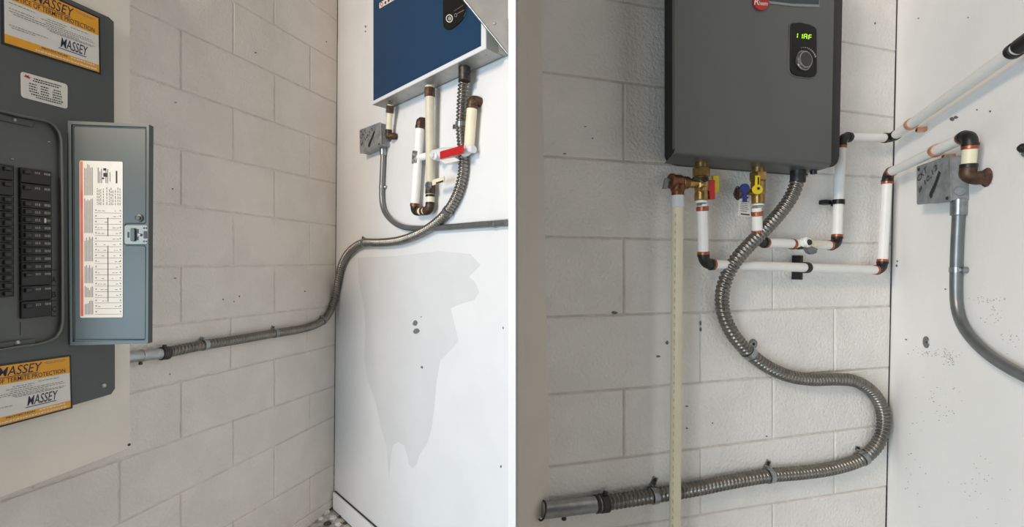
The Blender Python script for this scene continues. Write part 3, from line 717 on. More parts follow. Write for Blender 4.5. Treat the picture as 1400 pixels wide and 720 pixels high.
# bracket flange under the case, side seam, knock-outs
c0 = fh(508.5, 143, -HO+0.012)
mk('rear_flange', G().box(c0-WM.n*0.0008+V((0, 0, -0.035)), WM.u*0.028, WM.n*0.002, V((0, 0, 0.045))), M['heater_steel'], heater)
cR = fh(664, lvl(xL, yb, 664), -HO+0.002); 
mk('side_bracket', G().box(cR+V((0, 0, 0.002)), WM.u*0.022, WM.n*0.03, V((0, 0, 0.11))), M['heater_steel'], heater)
mk('cable_stub', G().tube(smooth_path([cR+WM.u*0.021+WM.n*0.02+V((0, 0, 0.10)), cR+WM.u*0.030+WM.n*0.022+V((0, 0, 0.06)), cR+WM.u*0.024+WM.n*0.02+V((0, 0, 0.02))]), 0.004, 8), M['heater_white'], heater)
for x, dn in ((524, 0.03), (545, 0.045), (567, 0.045), (577, 0.05), (655, 0.03)):
    q = fh(x, lvl(xL, yb, x), -dn); mk('knock_out', G().lathe(q+V((0, 0, 0.0005)), V((0, 0, -1)), [(0, 0.004 if x != 524 else 0.006), (0.0012, 0.003)], 10), M['print_w'] if x != 524 else M['caulk'], heater)

# grey triangular bracket fixed to the partition, in front of the heater
yb_ = 1.20
def atY(x, y, Y): return CAMP+ray(x, y)*Y
A3, B3, C3 = atY(628, -8, yb_), atY(694.4, 74, yb_), atY(694.4, -60, yb_); D3 = atY(586, -60, yb_)
g = G(); vs = [A3, B3, C3, D3]; vs += [v+V((0, 0.012, 0)) for v in vs]
g.add(vs, [(0, 1, 2, 3), (7, 6, 5, 4), (0, 4, 5, 1), (1, 5, 6, 2), (2, 6, 7, 3), (3, 7, 4, 0)])
br = thing('metal_bracket', B3, 'grey metal gusset bracket high up beside the blue heater', 'bracket')
mk('gusset', g, M['grey_flap'], br)
e = (B3-D3).normalized()
mk('folded_lip', G().tube([D3, A3, B3], 0.0030, 8), M['zinc'], br)
q = atY(676, 32, yb_); mk('rivet', G().lathe(q, V((0, -1, 0)), [(0, 0.005), (0.002, 0.004), (0.003, 0.001)], 12), M['grey_flap'], br)

# ------------------------------------------------------------------ first corner: old cream pipes
def WMP(x, y, off=0.03): return WM.at(x, y, off)
r1 = 0.0165
t = thing('pipe_stub', WMP(532, 186, 0.0), 'short cream pipe stub with rusty elbow into the wall beside the scribbled box', 'pipe')
a, b = WMP(533.5, 143, 0.042), WMP(531, 186, 0.03)
d = (b-a).normalized()
mk('pipe', G().tube([a, b], r1*0.72, 16), M['cream'], t)
sleeve(t, 'nut', a+d*0.004, a+d*0.034, r1*0.98, M['brown'], 8); sleeve(t, 'crimp_ring', b-d*0.028, b-d*0.014, r1*0.86, M['black'])
mk('elbow', G().tube(smooth_path([b-d*0.016, b, b-WM.n*0.012+WM.u*0.012, b-WM.n*0.026+WM.u*0.02], 0.005), r1*0.85, 14), M['brown'], t)
mk('rough_hole', G().lathe(WMP(533, 187, 0.0), WM.n, [(0, 0.024), (0.004, 0.020), (0.010, 0.014)], 11), M['rust'], t)
# manifold
t = thing('pipe_manifold', WMP(575, 290, 0.0), 'old cream pipe loop with red-handled valve and tarnished elbows below the blue heater', 'pipes')
top = WMP(587.5, 118, 0.045); bot = WMP(588.5, 252, 0.032)
d = (bot-top).normalized()
mk('pipe', G().tube([top, bot], 0.0172, 18), M['cream_old'], t)
sleeve(t, 'nut', top+d*0.006, top+d*0.040, 0.0198, M['brown'], 8)
v0, v1 = WMP(588.5, 250, 0.032), WMP(588.2, 265, 0.032)
sleeve(t, 'valve_body', v0, v1, 0.019, M['brown'], 10)
lv = mk('valve_lever', G().box(WMP(592, 253.5, 0.058), WM.u*0.072+V((0, 0, 0.004)), WM.n*0.004, V((0, 0, 0.019))), M['cream'], t)
mk('lever_print', G().box(WMP(596, 251.6, 0.0622), WM.u*0.045+V((0, 0, 0.0025)), WM.n*0.0004, V((0, 0, 0.006))), M['ink_d'], lv)
mk('lever_nut', G().lathe(WMP(587, 254, 0.05), WM.n, [(0, 0.016), (0.008, 0.016), (0.009, 0.007), (0.016, 0.006)], 6), M['zinc'], t)
vb = WMP(588, 287.5, 0.032); hb = WMP(566.5, 289.5, 0.032); ht = WMP(574.5, 171, 0.032)
mk('pipe', G().tube([WMP(588.2, 264, 0.032), WMP(588, 280, 0.032)], 0.0155, 16), M['cream'], t)
sleeve(t, 'crimp_ring', WMP(588.2, 266, 0.032), WMP(588.2, 269, 0.032), 0.0178, M['black']); sleeve(t, 'crimp_ring', WMP(588.1, 276.5, 0.032), WMP(588.1, 279.5, 0.032), 0.0178, M['black'])
def quarter(c, pa, pb, L, r, m, root, name='elbow'):
    da, db = (pa-c).normalized(), (pb-c).normalized()
    mk(name, G().tube([(c+da*L)*(1-k/8)**2+c*2*(k/8)*(1-k/8)+(c+db*L)*(k/8)**2 for k in range(9)], r, 14), m, root)
quarter(vb, v1, hb, 0.028, 0.0172, M['brown'], t)
quarter(hb, vb, ht, 0.026, 0.0165, M['black'], t)
mk('pipe', G().tube([vb.lerp(hb, 0.3), vb.lerp(hb, 0.75)], 0.0140, 16), M['cream'], t)
for q in (0.36, 0.62): sleeve(t, 'crimp_ring', vb.lerp(hb, q), vb.lerp(hb, q+0.12), 0.0165, M['brown'])
tee = WMP(570.5, 215.5, 0.032)
mk('pipe', G().tube([hb.lerp(ht, 0.06), ht], 0.0165, 18), M['pipe_w'], t)
sleeve(t, 'crimp_ring', hb.lerp(ht, 0.06), hb.lerp(ht, 0.10), 0.0186, M['bronze'])
dd = (ht-hb).normalized(); sleeve(t, 'tee', tee-dd*0.024, tee+dd*0.024, 0.0204, M['tee'])
sleeve(t, 'crimp_ring', ht-dd*0.014, ht, 0.0185, M['brown'])
mk('wall_elbow', G().tube(smooth_path([ht-dd*0.004, ht+dd*0.012, ht+dd*0.016-WM.n*0.012, ht+dd*0.016-WM.n*0.031], 0.004), 0.0165, 14), M['brown'], t)
cr = WMP(648, 204, 0.03)
mk('pipe', G().tube([tee, WMP(597, 211, 0.034)], 0.0135, 14), M['pipe_w'], t)
mk('valve_body', G().tube([WMP(594, 211.5, 0.034), WMP(606, 209.8, 0.034), WMP(625, 207, 0.034), cr], [0.0185, 0.0215, 0.015, 0.0125], 14), M['heater_white'], t)
mk('red_lever', G().box(WMP(603, 217.5, 0.062), WMP(634, 209.5, 0.062)-WMP(603, 217.5, 0.062), WM.n*0.005, V((0, 0, 0.026))), M['red_h'], t, 'red valve lever')
mk('valve_stem', G().lathe(WMP(599.5, 214.0, 0.040), WM.n, [(0, 0.016), (0.018, 0.015), (0.022, 0.008), (0.028, 0.007)], 12), M['heater_white'], t)
g = G(); q0, q1, q2, q3 = WMP(601, 218.5, 0.058), WMP(622, 215, 0.058), WMP(629, 219.5, 0.060), WMP(609, 224, 0.060)
g.add([q0, q1, q2, q3]+[v+WM.n*0.0015 for v in (q0, q1, q2, q3)], [(3, 2, 1, 0), (4, 5, 6, 7), (0, 1, 5, 4), (1, 2, 6, 5), (2, 3, 7, 6), (3, 0, 4, 7)])
mk('valve_tag', g, M['paper'], t)
rt = WMP(645.5, 144, 0.032); rb = WMP(641.5, 199, 0.032); dd = (rt-rb).normalized()
mk('pipe', G().tube([rb, rt], 0.0178, 18), M['cream'], t)
quarter(WMP(640.5, 207, 0.032), rb, WMP(620, 209.5, 0.032), 0.024, 0.0172, M['heater_white'], t)
sleeve(t, 'crimp_ring', rt-dd*0.012, rt, 0.0200, M['brown'])
mk('wall_elbow', G().tube(smooth_path([rt-dd*0.004, rt+dd*0.012, rt+dd*0.018-WM.n*0.012, rt+dd*0.018-WM.n*0.031], 0.004), 0.0172, 14), M['brown'], t)

# ------------------------------------------------------------------ junction boxes with handwriting, grey conduits
def junction_box(P, tl, tr, br, bl, off, label, side):
    fn = quadfn(P, tl, tr, br, bl, off); t = thing('junction_box', P.at((bl[0]+br[0])/2, (bl[1]+br[1])/2, 0.0), label, 'junction box')
    mk('box', G().prism(fn, rrect(0.02, 0.02, 0.98, 0.98, 0.04, 0.04), -off+0.0005, -0.0015), M['jbox'], t)
    cv = mk('cover_plate', G().prism(fn, rrect(0, 0, 1, 1, 0.04, 0.04), -0.0015, 0.0, 0.0004), M['jbox'], t)
    for s_, t_ in ((0.09, 0.90), (0.91, 0.08)): mk('screw', G().lathe(fn(s_, t_, 0), P.n, [(0, 0.0045), (0.002, 0.004), (0.003, 0.0015)], 10), M['dark_metal'], cv)
    g = G()
    def aff(o, ea, eb): return lambda a, b, c=0.0: fn(o[0]+ea[0]*a+eb[0]*b, o[1]+ea[1]*a+eb[1]*b, c)
    text_geo('CKT', aff((0.06, 0.58), (0.29, 0.20), (-0.03, 0.15)), 0, 0, 1, 1, 0.0008, 0, -0.002, g)
    text_geo('# 10,12', aff((0.09, 0.27), (0.58, 0.50), (-0.04, 0.14)), 0, 0, 1, 1, 0.0008, 0, -0.002, g)
    f2 = aff((0.47, 0.14), (0.28, 0.54), (-0.075, 0.05))
    g.add([f2(x, y, 0.0008) for x, y in ((-0.05, 0.1), (0.06, -0.25), (0.12, 0.0), (0.55, -0.1), (0.98, 0.0), (1.02, 0.8), (0.6, 0.75), (0.15, 1.05), (0.02, 0.9))], [tuple(range(9))])
    mk('handwriting', g, M['marker'], cv, 'black marker handwriting and a blacked-out word')
    kq = P.at(*side, 0.0)
    return t, fn
jb1, fn1 = junction_box(WM, (491.3, 177.5), (520.5, 166.5), (521.3, 198.5), (492, 210.5), 0.045, 'galvanised junction box with marker writing beside the short pipe stub', (527, 190))
jb2, fn2 = junction_box(WR, (1253, 227.5), (1299, 211.5), (1300.2, 275.5), (1253.3, 279.8), 0.036, 'galvanised junction box with marker writing under the white pipes', (1315, 250))
mk('knock_out', G().lathe(fn2(1.0, 0.22, -0.018), WR.u, [(0, 0.011), (0.0012, 0.010)], 14), M['jbox'], jb2)

def emt(P, pts, r, off, label, conn_mat='zinc'):
    p = [P.at(x, y, off) for x, y in pts]; t = thing('steel_conduit', p[0]-P.n*off, label, 'conduit')
    path = smooth_path(p, 0.015); mk('tube', G().tube(path, r, 16), M['emt'], t)
    d = (path[1]-path[0]).normalized()
    sleeve(t, 'connector', p[0]-d*0.004, p[0]+d*0.036, r*1.32, M['zinc'])
    mk('set_screw', G().lathe(p[0]+d*0.02-P.u*r*1.1, -P.u, [(0, 0.0038), (0.008, 0.0042)], 8), M['zinc'], t)
    return t, path
te1, ep1 = emt(WM, [(524, 201), (523.5, 220), (522.5, 245), (522, 270), (525, 287), (533, 299), (545, 307.5), (560, 311.5), (590, 312), (620, 310), (650, 307.5), (693, 304.5)], 0.0115, 0.0145, 'thin grey steel conduit running from the left junction box to the partition')
sleeve(te1, 'coupling', WM.at(672, 306.3, 0.0145), WM.at(678, 306, 0.0145), 0.0128, M['zinc'])
te2, ep2 = emt(WR, [(1311, 274), (1310, 300), (1308.5, 330), (1307.5, 360), (1307, 395), (1308.5, 420), (1316, 444), (1330, 464), (1350, 483), (1375, 500), (1412, 519), (1470, 541), (1560, 572), (1660, 600)], 0.0118, 0.0145, 'grey steel conduit bending away under the junction box beside the white pipes')
def two_hole(P, path, cpx, r, label):
    def proj(p): q = p-CAMP; return (CX+F*q.x/q.y, CY-F*q.z/q.y)
    i = min(range(len(path)), key=lambda k: math.dist(proj(path[k]), cpx)); c = path[i]; tan = (path[i+1]-path[i-1]).normalized()
    t = thing('tube_strap', c-P.n*0.014, label, 'strap')
    mk('band', G().lathe(c-tan*0.006, tan, [(0, r*0.9), (0, r*1.12), (0.012, r*1.12), (0.012, r*0.9)], 18), M['zinc'], t)
    s = P.n.cross(tan).normalized()
    for q in (-1, 1):
        mk('lug', G().lathe(c+s*q*(r*1.25)-P.n*(c-P.p).dot(P.n)+P.n*0.0005, P.n, [(0, 0.0075), (0.010, 0.007), (0.013, 0.004)], 12), M['zinc'], t)
two_hole(WM, ep1, (522.5, 257), 0.0115, 'small strap on the thin conduit below the left junction box')
two_hole(WR, ep2, (1307.5, 368), 0.0118, 'small strap on the grey conduit below the right junction box')

# ------------------------------------------------------------------ second corner: grey water heater
HO2 = 0.125
fg = pxfn(WB, HO2); fc = pxfn(WB, HO2-0.014)
h2 = thing('water_heater', WB.at(1030, 232, 0.0), 'grey tankless water heater with red badge and green digital display on the block wall', 'water heater')
fw = pxfn(WB, 0.004)                                     # outline taken where the case meets the wall
caseL = [(908.5, -90), (908.5, 214), (911, 220), (916, 224), (926, 227)]
case_pts = [fw(x, y, 0.0) for x, y in caseL]+[fc(x, y, 0.0)-WB.n*(HO2-0.014-0.004) for x, y in ((1127, 229), (1139, 227.5), (1144.5, 223), (1147.5, 214), (1153, -60))]
nC = len(case_pts); vs = case_pts+[p+WB.n*(HO2-0.014-0.004) for p in case_pts]
mk('back_case', G().add(vs, [tuple(range(nC))[::-1], tuple(range(nC, 2*nC))]+[(i, (i+1) % nC, nC+(i+1) % nC, nC+i) for i in range(nC)]), M['charcoal'], h2)
g = G(); lo, hi_ = fg(922.8, 203, 0), fg(1136.3, 222.5, 0); tl_, tr_ = fg(922.5, -108, 0), fg(1141.5, -58, 0)
prof = [(0.0, 0.0), (-0.0012, 0.004), (-0.004, 0.0075), (-0.009, 0.0105), (-0.018, 0.0125), (-0.035, 0.0132), (-0.095, 0.0132)]
vs = [tl_, tr_]
for c_, dz in prof: vs += [lo+WB.n*c_+WB.u*max(0.0, (-c_-0.010)*0.42)-V((0, 0, dz)), hi_+WB.n*c_-V((0, 0, dz))]
g.add(vs[:4], [(0, 1, 3, 2)]); g.add(vs[2:], [(2*k, 1+2*k, 3+2*k, 2+2*k) for k in range(len(prof)-1)], True)
for a_, b_, q in ((tl_, lo, 0), (tr_, hi_, 1)):            # thin folded sides
    e_ = [a_, b_, b_-WB.n*0.010, a_-WB.n*0.010]; g.add(e_, [(0, 1, 2, 3)])
g.add([tl_, tr_, tr_-WB.n*0.010, tl_-WB.n*0.010], [(0, 1, 2, 3)])
mk('front_cover', g, M['silver'], h2)
bez = [(1080, 35.7), (1083, 32.4), (1093, 31.5), (1104.5, 34), (1112, 37.2), (1115, 41), (1115.3, 99), (1112.5, 104.3), (1107, 106), (1101.5, 105.8), (1088, 104), (1081.5, 100.5), (1079.3, 95)]
bz = mk('control_panel', G().prism(fg, bez, 0.0, 0.003, 0.0008), M['black_gloss'], h2, 'black control panel with green digits and a round knob')
rim = [(1096+(x-1096)*1.06, 69+(y-69)*1.025) for x, y in bez]
mk('bezel_rim', G().tube([fg(x, y, 0.0005) for x, y in rim], 0.0018, 8, closed=True), M['silver'], h2)
kn = mk('knob', G().lathe(fg(1097, 83.6, 0.003), WB.n, [(0, 0.0265), (0.002, 0.0265), (0.004, 0.024), (0.008, 0.0225), (0.009, 0.0205)], 28), M['knob'], bz)
mk('knob_face', G().lathe(fg(1097, 83.6, 0.0118), WB.n, [(0, 0.0198), (0.0010, 0.0175), (0.0004, 0.004)], 28), M['knob_cap'], kn)
g = G()
for k in range(10):
    a = math.radians(100-k*9); x, y = 1097+17.3*math.cos(a), 83.6-18*math.sin(a); g.prism(fg, circ(x, y, 0.5+k*0.09, 0.7+k*0.09, 6), 0.003, 0.0035)
mk('dial_scale', g, M['print_w'], bz)
SEG = {'a': ((0.1, 1), (0.9, 1)), 'b': ((1, 0.95), (1, 0.55)), 'c': ((1, 0.45), (1, 0.05)), 'd': ((0.1, 0), (0.9, 0)), 'e': ((0, 0.45), (0, 0.05)), 'f': ((0, 0.95), (0, 0.55)), 'g': ((0.1, 0.5), (0.9, 0.5))}
g = G()
for x0, y0, w_, segs in ((1086.0, 46, 2.6, 'bc'), (1092.6, 47, 2.6, 'bc'), (1097.6, 47.4, 3.8, 'abcefg'), (1104, 48.4, 3.8, 'aefg')):
    for sg in segs:
        (xa, ya), (xb, yb2) = SEG[sg]; h_ = 6.3
        P0 = (x0+xa*w_+ya*0.5, y0+(1-ya)*h_+xa*w_*0.08); P1 = (x0+xb*w_+yb2*0.5, y0+(1-yb2)*h_+xb*w_*0.08)
        if abs(P0[0]-P1[0]) > abs(P0[1]-P1[1]): poly = [(P0[0], P0[1]-0.45), (P1[0], P1[1]-0.45), (P1[0], P1[1]+0.45), (P0[0], P0[1]+0.45)]
        else: poly = [(P0[0]-0.5, P0[1]), (P1[0]-0.5, P1[1]), (P1[0]+0.5, P1[1]), (P0[0]+0.5, P0[1])]
        g.prism(fg, poly, 0.003, 0.0036)
mk('digits', g, M['led'], bz, 'green lit digits')
sv = mk('name_band', G().prism(fg, [(1000, -16), (1015, -7), (1030, 0), (1050, 5), (1085, 9), (1119.6, 10.2), (1120.5, -36), (1000, -60)][::-1], 0.0, 0.0015), M['silver_l'], h2)
mk('dark_band', G().prism(fg, [(1010, -16), (1030, -5), (1050, 1.5), (1085, 5.4), (1118.7, 6.4), (1119.6, -36), (1010, -58)][::-1], 0.001, 0.0022), M['teal'], sv)
bd = mk('badge', G().prism(fg, circ(1039.7, 3.2, 10.6, 11.8, 28), 0.0015, 0.0045, 0.0008), M['red_badge'], h2, 'round red badge with pale lettering')
fbd = quadfn(WB, (1029, -4), (1050, -2.5), (1050, 11), (1029, 9.5), HO2+0.0045)
g = G(); text_geo('R', fbd, 0.08, 0.22, 0.40, 0.95, 0.0006, 0.2, 0.01, g); text_geo('heem', fbd, 0.40, 0.22, 0.97, 0.66, 0.0006, 0.2, 0.01, g)
mk('badge_lettering', g, M['badge_w'], bd)
q = fc(1126, 232.5, -0.03); mk('foot', G().lathe(q+V((0, 0, 0.004)), V((0, 0, -1)), [(0, 0.009), (0.009, 0.008)], 12), M['black'], h2)

# ------------------------------------------------------------------ second corner: brass valves under the heater
vo = 0.062
def B_(x, y, off=vo): return WB.at(x, y, off)
dn = V((0, 0, -1))
def px2m(w, x, y, off=vo): return w*B_(x, y, off).y/F
# hot valve with relief valve
t = thing('isolation_valve', B_(958, 286, 0.0), 'brass isolation valve with red handle and bronze relief valve under the grey heater', 'valve')
a = B_(958.8, 222); s1 = px2m(1, 958, 240)
sleeve(t, 'nipple', a-dn*s1*4, a+dn*s1*9, s1*8, M['brass'])
sleeve(t, 'union_nut', a+dn*s1*7.5, a+dn*s1*19, s1*12, M['brass'], 6)
mk('valve_body', G().lathe(a+dn*s1*18, dn, [(0, s1*8), (s1*4, s1*9.4), (s1*13, s1*10), (s1*20, s1*8.6), (s1*21, s1*8), (s1*26, s1*9), (s1*33, s1*9), (s1*34, s1*7.5)], 20), M['brass'], t)
cN = a+dn*s1*29
mk('side_branch', G().tube([cN, cN-WB.u*s1*22], s1*6.5, 16), M['brass'], t)
hd = mk('drain_lever', G().box(cN-WB.u*s1*21+WB.n*s1*9+V((0, 0, s1*3)), WB.u*s1*20, WB.n*s1*2, V((0, 0, s1*3.2))), M['black'], t)
mk('lever_screw', G().lathe(cN-WB.u*s1*1.5+WB.n*s1*9+V((0, 0, s1*4.5)), WB.n, [(0, s1*4), (s1*2.5, s1*4), (s1*3, s1*1.6), (s1*4.2, s1*1.4)], 12), M['black'], t)
mk('drain_port', G().lathe(cN-WB.u*s1*4+dn*s1*9+WB.n*s1*6, WB.n, [(0, s1*4.4), (s1*6, s1*4), (s1*7, s1*2.6)], 14), M['brass'], t)
f_ = pxfn(WB, vo+0.012)
mk('red_handle', G().prism(f_, [(966.8, 246), (977.6, 246), (978, 272), (971, 272), (970.4, 262), (967, 259.5)], -0.010, 0.0, 0.001), M['red_h'], t, 'red lever handle')
mk('yellow_handle', G().prism(pxfn(WB, vo-0.012), [(974.8, 239.5), (983, 239.8), (983, 263), (975.5, 263)], -0.006, 0.0, 0.001), M['yellow_h'], t, 'yellow drain handle behind the red one')
wz = a+dn*s1*51.5
sleeve(t, 'white_washer', wz+dn*s1*0.5, wz+dn*s1*4, s1*7.4, M['pipe_w']); sleeve(t, 'hex_nipple', wz+dn*s1*4, wz+dn*s1*8, s1*6.4, M['steel'], 6)
# relief valve
rv = thing('relief_valve', B_(918, 268, 0.0), 'bronze pressure relief valve with grey lever left of the red-handled valve', 'valve')
rc = cN-WB.u*s1*40
sleeve(rv, 'inlet_collar', cN-WB.u*s1*31.5, cN-WB.u*s1*22, s1*8.5, M['bronze'])
mk('body', G().lathe(rc-WB.u*s1*10+V((0, 0, s1*1)), WB.u, [(0, s1*8), (s1*1.5, s1*10.4), (s1*4, s1*10.4), (s1*5, s1*9), (s1*16, s1*9), (s1*18, s1*8)], 18), M['bronze'], rv)
mk('outlet_neck', G().lathe(rc+WB.u*s1*2.5+dn*s1*4, dn, [(0, s1*9.5), (s1*6, s1*9.5), (s1*9, s1*8), (s1*14, s1*8.2)], 16), M['bronze'], rv)
q = rc-WB.u*s1*11+V((0, 0, s1*2)); L0, L1 = q-WB.u*s1*4, q-WB.u*s1*8+dn*s1*14
mk('test_lever', G().box(L0-WB.u*s1*3+V((0, 0, s1*2)), L1-L0, WB.u*s1*6.5, WB.n*s1*2.5), M['emt'], rv)
mk('lever_pivot', G().lathe(q+WB.u*s1*2, -WB.u, [(0, s1*3.5), (s1*6, s1*3)], 10), M['emt'], rv)
# cream discharge pipe
dp = thing('discharge_pipe', B_(920, 720, 0.0), 'tall cream plastic discharge pipe running straight down past the conduit', 'pipe')
top = rc+WB.u*s1*2.5+dn*s1*17
sleeve(dp, 'adapter', top, top+dn*s1*17, s1*8.2, M['heater_white'])
botp = V((B_(920.3, 720).x, B_(920.3, 720).y, 0.12)); 
tube_o = mk('pipe', G().tube([top+dn*s1*12, botp], s1*7.4, 18), M['cream'], dp)
g = G(); k0 = top+dn*s1*22
nn = (CAMP-k0); nn.z = 0; nn = nn.normalized(); sd = V((nn.y, -nn.x, 0)); sd = sd if sd.x < 0 else -sd; ndir = (nn*0.93+sd*0.37).normalized()
for k in range(48):
    p = (top+dn*s1*12).lerp(botp, 0.02+k*0.0165)+ndir*s1*7.45; tq = V((-ndir.y, ndir.x, 0))
    g.add([p-tq*s1*0.7, p+tq*s1*0.7, p+tq*s1*0.7+dn*s1*random.uniform(4, 9), p-tq*s1*0.7+dn*s1*4], [(0, 1, 2, 3)])
mk('pipe_print', g, M['pipe_print'], tube_o)
# cold valve
t2 = thing('isolation_valve', B_(1036, 286, 0.0), 'brass isolation valve with yellow handle and blue tag under the grey heater', 'valve')
a2 = B_(1036.3, 229); s2 = px2m(1, 1036, 250)
sleeve(t2, 'nipple', a2-dn*s2*5, a2+dn*s2*8, s2*8, M['brass']); sleeve(t2, 'union_nut', a2+dn*s2*7, a2+dn*s2*18, s2*11.6, M['brass'], 6)
mk('valve_body', G().lathe(a2+dn*s2*17, dn, [(0, s2*8), (s2*3, s2*9), (s2*18, s2*9.2), (s2*20, s2*8.2), (s2*32, s2*8.2), (s2*33, s2*7)], 18), M['brass'], t2)
f2 = pxfn(WB, vo+0.019)
yh = mk('yellow_handle', G().prism(f2, circ(1036.6, 258.6, 6.7, 6.7, 20), -0.005, 0.0, 0.001).prism(f2, [(1034, 254), (1034.3, 239.5), (1039.6, 239.5), (1039.6, 254)], -0.005, -0.0005, 0.001), M['yellow_h'], t2, 'yellow lever handle')
mk('handle_slot', G().prism(f2, [(1036, 252), (1036.1, 242), (1037.9, 242), (1037.9, 252)], -0.001, 0.0003), M['ink_d'], yh)
mk('handle_screw', G().lathe(f2(1036.6, 257.5, 0), WB.n, [(0, 0.004), (0.003, 0.003)], 10), M['ink_d'], yh)
sleeve(t2, 'white_washer', a2+dn*s2*49.5, a2+dn*s2*52, s2*7.4, M['pipe_w']); sleeve(t2, 'hex_nipple', a2+dn*s2*52, a2+dn*s2*57.5, s2*7, M['steel'], 6)
mk('side_port', G().tube([a2+dn*s2*34, a2+dn*s2*34-WB.u*s2*17], s2*4.4, 12), M['brass'], t2)
bh_ = mk('blue_handle', G().prism(f2, circ(1019.2, 257.2, 6.4, 6.6, 20), -0.005, 0.0, 0.001).prism(f2, [(1016.8, 276), (1022, 276), (1021.4, 262), (1017.4, 262)], -0.005, -0.0005, 0.001).prism(f2, [(1014.3, 270), (1024, 271), (1024, 268.6), (1014.3, 267.6)], -0.005, -0.001, 0.0005), M['blue_h'], t2, 'blue lever handle')
mk('hose_cap', G().lathe(a2+dn*s2*36-WB.u*s2*26-WB.n*0.006, -WB.u, [(0, s2*8), (s2*5, s2*8), (s2*7, s2*6)], 8), M['brown'], t2)
loop = [a2+dn*s2*(36-9*math.cos(k))-WB.u*s2*(30+4.5*math.sin(k)+2)-WB.n*0.004 for k in [i*math.pi*2/16 for i in range(16)]]
mk('cap_strap', G().tube(loop, s2*0.8, 6, closed=True), M['black'], t2)
tg = thing('paper_tag', B_(1018, 296, 0.02), 'white printed paper tag hanging behind the blue handle', 'tag')
f3 = pxfn(WB, vo-0.003); fq = quadfn(WB, (1011, 259), (1025.5, 259.5), (1026.6, 296.5), (1009, 294.5), vo-0.003)
sheet = mk('sheet', G().prism(fq, [(0, 0), (1, 0), (1, 0.85), (0.7, 1), (0.3, 1), (0.05, 0.85)], -0.0008, 0.0), M['paper'], tg)
g = G()
for t_ in (0.18, 0.26, 0.33, 0.40, 0.47, 0.54): g.quad(fq, 0.15, t_, random.uniform(0.65, 0.9), t_+0.03, 0.0003)
mk('print', g, M['ink'], sheet); mk('print', G().quad(fq, 0.2, 0.05, 0.9, 0.10, 0.0003), M['ink_d'], sheet)

# ------------------------------------------------------------------ second corner: white water pipes
RP = 0.0132; po = 0.034
def BP(x, y, off=po): return corner_at(WB, WR, x, y, off) if x > 1150 else WB.at(x, y, off)
def RPt(x, y, off=po): return corner_at(WB, WR, x, y, off)
p1 = thing('water_pipe', BP(1080, 372, 0.0), 'white pipe run from the red-handled valve along the blocks and up the corner', 'pipe')
A0 = B_(960.3, 279, vo); A1 = BP(962, 361, 0.052)
A2 = BP(1206, 369); A3_ = BP(1213.5, 237); A4 = RPt(1327.5, 183.5); A5 = RPt(1323.5, 236)
pw, bk, cp_ = M['pipe_w'], M['black'], M['copper']
pipe_run(p1, [A0, A1, A2, A3_, A4, A5], RP, [pw, pw, pw, pw, M['cream']], [bk, bk, bk, bk], [cp_, cp_, cp_, cp_, cp_])
sleeve(p1, 'crimp_ring', A0+(A1-A0).normalized()*0.006, A0+(A1-A0).normalized()*0.018, RP*1.18, cp_)
d = (A5-A4).normalized(); sleeve(p1, 'crimp_ring', A5-d*0.020, A5-d*0.010, RP*1.2, bk)
wp = A5-WR.n*(po-0.002)
mk('wall_elbow', G().tube(smooth_path([A5-d*0.012, A5+d*0.004, A5+d*0.012-WR.n*0.012, wp+d*0.012], 0.004), RP*1.16, 14), M['brown'], p1)
mk('rough_hole', G().lathe(wp+d*0.012-WR.n*0.001, WR.n, [(0, 0.022), (0.004, 0.019), (0.009, 0.015)], 11), M['rust'], p1)

p2 = thing('water_pipe', BP(1100, 336, 0.0), 'white pipe run from the yellow-handled valve up behind the heater and along the smooth wall', 'pipe')
C0 = B_(1034.6, 284, vo); C1 = BP(1036, 331, 0.050); C2 = BP(1144, 335.5); C3_ = BP(1150, 187.5); C4 = BP(1219, 188.5); C5 = RPt(1432, 37); C6 = C5+V((0, 0, 0.75))
pipe_run(p2, [C0, C1, C2, C3_, C4, C5, C6], RP, [pw, pw, pw, pw, pw, pw], [bk, bk, bk, bk, bk], [cp_, cp_, cp_, bk, bk, bk])
d = (C5-C4).normalized(); q = RPt(1387, 69); sleeve(p2, 'crimp_ring', q-d*0.006, q+d*0.008, RP*1.2, bk); sleeve(p2, 'coupling', q+d*0.016, q+d*0.07, RP*1.22, bk)
d = (C1-C0).normalized(); sleeve(p2, 'crimp_ring', C0+d*0.010, C0+d*0.022, RP*1.18, M['copper'])
d = (C2-C1).normalized(); sleeve(p2, 'crimp_ring', BP(1081.5, 333.5, 0.042), BP(1085.5, 333.6, 0.042), RP*1.18, cp_)
vbp = BP(1091, 334, 0.041); sv_ = px2m(1, 1095, 334, 0.04)
sv2 = mk('shutoff_valve', G().lathe(vbp-d*sv_*5, d, [(0, sv_*6), (sv_*5, sv_*7), (sv_*11, sv_*6.5), (sv_*24, sv_*5.5)], 8), M['brown'], p2, 'tarnished shut-off valve')
mk('packing_nut', G().lathe(BP(1099, 331.5, 0.052), WB.n+V((0, 0, 0.2)), [(0, sv_*7), (sv_*6, sv_*6.8), (sv_*8, sv_*5)], 14), M['pipe_w'], sv2)
mk('nut_face', G().lathe(BP(1099, 331.5, 0.052)+WB.n*sv_*8, WB.n, [(0, sv_*4.2), (sv_*1.4, sv_*3.6)], 12), M['dark_metal'], sv2)
f4 = pxfn(WB, 0.066)
mk('valve_lever', G().prism(f4, [(1102, 329), (1114, 328.5), (1118, 331), (1132, 331.5), (1132, 334.6), (1117, 336.5), (1104, 338)], -0.006, 0.0, 0.001), M['cream'], sv2)
mk('lever_end', G().prism(f4, [(1103, 339), (1110, 336.2), (1118, 340), (1116, 346), (1111, 347.6), (1106, 345)], -0.012, 0.001, 0.001), M['emt'], sv2)

